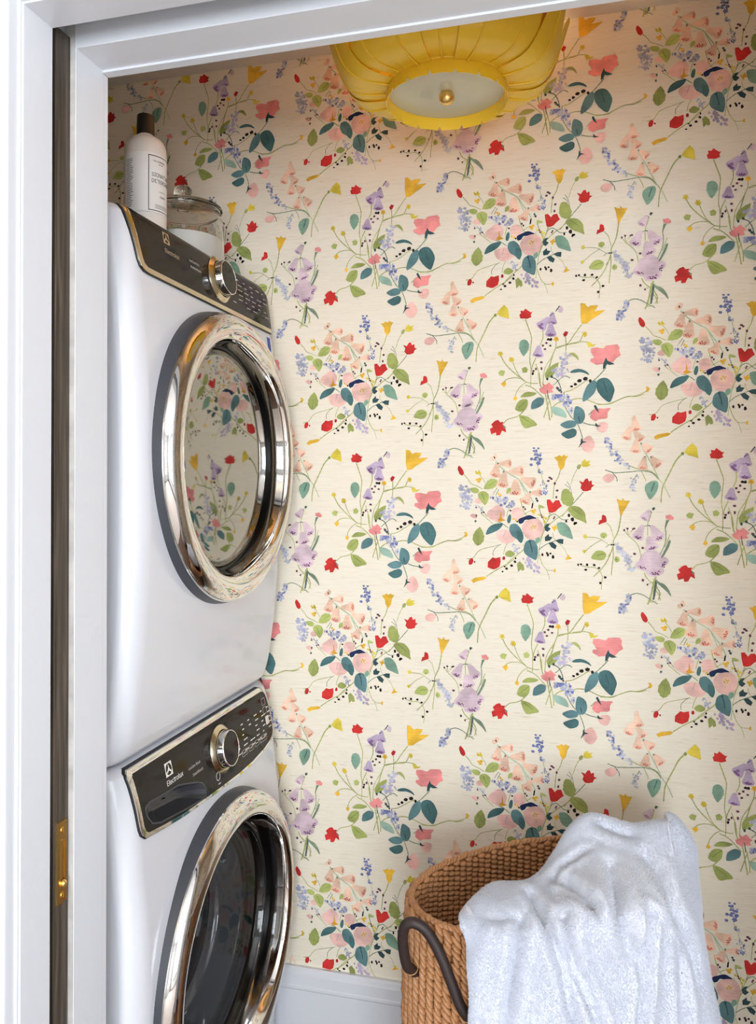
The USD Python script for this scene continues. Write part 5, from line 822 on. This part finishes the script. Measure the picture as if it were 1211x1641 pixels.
# ------------------------------------------------------------------ woven basket
BCX, BCY, AL, AR, BW, TILT, RIM = -.026, 1.586, .332, .232, .186, .518, .674
ct, st_ = math.cos(TILT), math.sin(TILT)
def oval(ph, off):
    ph = np.asarray(ph, float); a = np.where(np.cos(ph) < 0, AL, AR)+off
    u, w = a*np.cos(ph), (BW+off)*np.sin(ph); return np.stack([u*ct-w*st_, u*st_+w*ct], -1)
def belly(z): t = np.clip(z/RIM, 0, 1); return .012*np.sin(np.pi*t**.8) - .016*(1-t)**2
PH = np.linspace(0, 2*np.pi, 2001); q = oval(PH, 0); arc = np.r_[0, np.cumsum(np.linalg.norm(np.diff(q, axis=0), axis=1))]
def at_arc(s): return np.interp(np.asarray(s) % arc[-1], arc, PH)
M['hyacinth'] = usdkit.material(stage, '/World/Looks/water_hyacinth', {
    'g': ('geometry', {}), 'r': ('rgb_ramp', {'ramp': [(0.0, lin((182, 130, 86))), (0.35, lin((220, 170, 118))), (0.7, lin((236, 190, 136))), (1.0, lin((250, 220, 172)))]}),
    'm': ('mapping', {'scale': (30.0, 30.0, 160.0)}), 'n': ('noise_texture', {'scale': 5.0, 'detail': 4.0}), 'r2': ('rgb_ramp', {'ramp': [(0.3, (0.72, 0.70, 0.68)), (0.65, (1.05, 1.05, 1.05))]}),
    'mx': ('mix_color', {'blend_type': 'multiply', 'fac': 0.9, 'use_clamp': False}), 'b': ('bump', {'strength': 0.5, 'distance': 0.0008}), 'p': ('principled_bsdf', {'roughness': 0.45})},
    [('g.random_per_island', 'r.fac'), ('g.position', 'm.vector'), ('m.vector', 'n.vector'), ('n.fac', 'r2.fac'), ('r.color', 'mx.a'), ('r2.color', 'mx.b'), ('mx.result', 'p.base_color'), ('n.fac', 'b.height'), ('b.normal', 'p.normal')], surface='p.BSDF')
M['wicker_core'] = pbr('wicker_core', (120, 78, 46), 0.8)
M['leather'] = pbr('dark_brown_leather', (46, 33, 31), 0.55, bump=0.0006, bump_scale=160)
M['thread'] = pbr('tan_thread', (190, 150, 96), 0.6)
bas = thing('laundry_basket', 'tall oval woven basket with a dark leather loop handle, under the white towel', 'basket', (BCX, BCY, 0))
zz = np.linspace(.006, RIM-.004, 24); phs = np.linspace(0, 2*np.pi, 160, endpoint=False)
rows = [np.c_[oval(phs, belly(z)-.004), np.full(160, z)] for z in zz] + [np.c_[oval(phs, belly(z)-.008), np.full(160, z)] for z in zz[::-1]]
core = grid_mesh(np.array(rows + rows[:1]), True)
obj('basket_wall', core, M['wicker_core'], bas, smooth=40)
obj('basket_base', trimesh.creation.extrude_polygon(Polygon(oval(phs, -.018)), .012), M['wicker_core'], bas)
ico = trimesh.creation.icosphere(1); IV, IF = ico.vertices, ico.faces
ri = random.Random(11); NC = 90; pitch = arc[-1]/NC
def pads(centres, tang, norm, rad, rot):
    """ellipsoids: rad = (along, across, out), turned by rot in the wall's plane"""
    up = np.array([0, 0, 1.0]); V = []
    for c_, t_, n_, r_, a_ in zip(centres, tang, norm, rad, rot):
        e1 = math.cos(a_)*t_+math.sin(a_)*up; e2 = -math.sin(a_)*t_+math.cos(a_)*up
        pinch = 1-.22*np.abs(IV[:, :1])**2
        V.append(c_ + IV[:, :1]*r_[0]*e1 + IV[:, 1:2]*r_[1]*pinch*e2 + IV[:, 2:]*r_[2]*pinch*n_)
    n = len(V); F_ = (np.arange(n)[:, None, None]*len(IV)+IF[None]).reshape(-1, 3)
    return trimesh.Trimesh(np.vstack(V), F_, process=False)
for c_ in range(NC):
    ph = float(at_arc(c_*pitch)); d = oval(ph+.002, 0)-oval(ph-.002, 0); t_ = np.r_[d/np.linalg.norm(d), 0]; n_ = np.array([t_[1], -t_[0], 0])
    ms = []
    C, R_, A_ = [], [], []
    z = RIM-.010-(.0050 if c_ % 2 else 0)
    while z > .22:                                # inside: rounded pads
        C.append(np.r_[oval(ph, belly(z)-.0105), z]); R_.append((.0094*ri.uniform(.86, 1.08), .0057*ri.uniform(.82, 1.15), .0078*ri.uniform(.75, 1.2))); A_.append(ri.uniform(-.12, .12)); z -= .0100*ri.uniform(.93, 1.06)
    ms.append(pads(C, [t_]*len(C), [-n_]*len(C), R_, A_))
    C, R_, A_ = [], [], []
    z = RIM-.010-(.006 if c_ % 2 else 0)
    while z > .010:                               # outside: slanting leaf-shaped pads
        C.append(np.r_[oval(ph, belly(z)+.0005), z]); R_.append((.0128*ri.uniform(.85, 1.15), .0046*ri.uniform(.85, 1.15), .0072*ri.uniform(.8, 1.2))); A_.append(-.86+ri.uniform(-.2, .2)); z -= .0112*ri.uniform(.92, 1.08)
    ms.append(pads(C, [t_]*len(C), [n_]*len(C), R_, A_))
    obj('woven_strand', ms, M['hyacinth'], bas, smooth=True)
C, T_, N_, R_, A_ = [], [], [], [], []
for k_ in range(int(arc[-1]/.0095)):
    ph = float(at_arc(k_*.0095)); d = oval(ph+.002, 0)-oval(ph-.002, 0); t_ = np.r_[d/np.linalg.norm(d), 0]
    C.append(np.r_[oval(ph, -.0055), RIM-.003+ri.uniform(-.0012, .0012)]); T_.append(t_); N_.append(np.array([t_[1], -t_[0], 0])); R_.append((.0098*ri.uniform(.85, 1.1), .0046*ri.uniform(.85, 1.15), .0072*ri.uniform(.9, 1.1))); A_.append(-.5+ri.uniform(-.15, .15))
obj('rim', pads(C, T_, N_, R_, A_), M['hyacinth'], bas, smooth=True)
def handle(flip):
    P = np.array(HANDLE_PATH) - [BCX, BCY, 0]
    if flip:                                       # the other handle, at the right-hand end
        l = np.stack([P[:, 0]*ct+P[:, 1]*st_, -P[:, 0]*st_+P[:, 1]*ct], 1); l[:, 0] = -l[:, 0]-(AL-AR); P = np.c_[l[:, 0]*ct-l[:, 1]*st_, l[:, 0]*st_+l[:, 1]*ct, P[:, 2]]
    S_ = spline(P, 90); n = len(S_); t = np.linspace(0, 1, n); e = np.minimum(t, 1-t)
    h = obj('handle', tube(S_, .0092*np.clip(.25+e/.075, .25, 1.0), 14), M['leather'], bas, smooth=True, label='dark brown leather loop handle')
    for i in (int(n*.085), int(n*.915)):
        T, U, W = frames(S_); A = np.linspace(0, 2*np.pi, 17)
        ring = S_[i]+.0097*(np.cos(A)[:, None]*U[i]+np.sin(A)[:, None]*W[i])+np.outer(np.sin(A)*.004, T[i]); obj('stitch', tube(ring, .0009, 6), M['thread'], h, smooth=True)
handle(False)

# ------------------------------------------------------------------ white terry towel hanging over the basket
from scipy.interpolate import RectBivariateSpline
M['terry'] = pbr('white_terry', (224, 228, 238), 0.95, bump=.0012, bump_scale=420.0, sheen_weight=0.4, sheen_roughness=0.6)
G_ = np.array(TOWEL_GRID); gn, gm = G_.shape[:2]
NI, NJ = 300, 250
ii, jj = np.linspace(0, gn-1, NI), np.linspace(0, gm-1, NJ)
X = np.stack([RectBivariateSpline(np.arange(gn), np.arange(gm), G_[..., k], kx=3, ky=3, s=6e-5)(ii, jj) for k in range(3)], -1)
def normals(X):
    n = np.cross(np.gradient(X, axis=1), np.gradient(X, axis=0)); n /= np.linalg.norm(n, axis=2, keepdims=True)
    return n*np.where(n[..., 1:2].mean() > 0, -1, 1)
N0 = normals(X)
disp = np.zeros((NI, NJ))
from scipy.spatial import cKDTree
for dep, wid, L in CREASES:
    L = spline(L, 120); dist, idx = cKDTree(L).query(X.reshape(-1, 3)); dist = dist.reshape(NI, NJ); u = idx.reshape(NI, NJ)/len(L)
    env = np.sin(np.pi*np.clip(u*.9+.08, 0, 1))**.5 if len(L) else 1
    disp += env*(-2.5*dep*np.exp(-np.abs(dist/(.85*wid))**1.5) + .75*dep*np.exp(-((dist-2.0*wid)/(1.1*wid))**2))
disp += .010*(meshkit.fbm(X*7+3, 3, 4)-.5) + .003*(meshkit.noise(X*22, 9)-.5)
X = X + N0*disp[..., None]
# keep clear of the basket's outside below the rim
loc = X[..., :2]-[BCX, BCY]; u = loc[..., 0]*ct+loc[..., 1]*st_; w = -loc[..., 0]*st_+loc[..., 1]*ct
inner_cols = np.arange(NJ)[None, :]/(NJ-1)*(gm-1) < gm-2.6
front = np.arange(NI)[:, None]/(NI-1)*(gn-1) > 4.6
a_ = np.where(u < 0, AL, AR)+.018; b_ = BW+.018; rr_ = np.hypot(u/a_, w/b_); push = np.where(front & inner_cols & (rr_ < 1), 1/np.maximum(rr_, .6), 1.0)*sstep((.700-X[..., 2])/.03)+1-sstep((.700-X[..., 2])/.03)
X[..., 0] = BCX+(u*ct-w*st_)*push; X[..., 1] = BCY+(u*st_+w*ct)*push
N1 = normals(X)
back = X-N1*.006
m = np.concatenate([X, back[:, ::-1]], 1); tow = grid_mesh(m, True); k = m.shape[1]
c0 = [[i, i+1, k-2-i] for i in range(NJ-1)] + [[i, k-2-i, k-1-i] for i in range(NJ-1)]; base = (NI-1)*k
tow = trimesh.Trimesh(tow.vertices, np.vstack([tow.faces, c0, [[base+q for q in f[::-1]] for f in c0]]), process=False)
tw = thing('towel', 'fluffy white terry towel hanging over the rim of the woven basket', 'towel', (0, 0, 0))
obj('cloth', tow, M['terry'], tw, smooth=True)
# its pile: short soft loops
rng = np.random.default_rng(4); NH = 200000
fi, fj = rng.uniform(0, NI-1.001, NH), rng.uniform(0, NJ-1.001, NH); a, b = fi.astype(int), fj.astype(int); da, db = (fi-a)[:, None], (fj-b)[:, None]
lerp = lambda Q: Q[a, b]*(1-da)*(1-db)+Q[a+1, b]*da*(1-db)+Q[a, b+1]*(1-da)*db+Q[a+1, b+1]*da*db
p0, nn = lerp(X), lerp(N1); d1 = nn+rng.normal(0, .55, (NH, 3)); d1 /= np.linalg.norm(d1, axis=1)[:, None]; d2 = d1+rng.normal(0, .6, (NH, 3))+[0, 0, -.5]; d2 /= np.linalg.norm(d2, axis=1)[:, None]
ln = rng.uniform(.0018, .0046, NH)[:, None]
pts = np.stack([p0-nn*.0005, p0+d1*ln*.6, p0+d1*ln*.6+d2*ln*.5], 1).reshape(-1, 3)
bc = UsdGeom.BasisCurves.Define(stage, path_of('terry_pile', tw)); bc.CreateTypeAttr('linear'); bc.CreatePointsAttr(Vt.Vec3fArray.FromNumpy(pts.astype(np.float32)))
bc.CreateCurveVertexCountsAttr(Vt.IntArray.FromNumpy(np.full(NH, 3, np.int32))); bc.CreateWidthsAttr(Vt.FloatArray([0.0005])); bc.SetWidthsInterpolation('constant')
UsdShade.MaterialBindingAPI.Apply(bc.GetPrim()).Bind(M['terry']); tag(bc.GetPrim(), None, None, None, 'stuff')
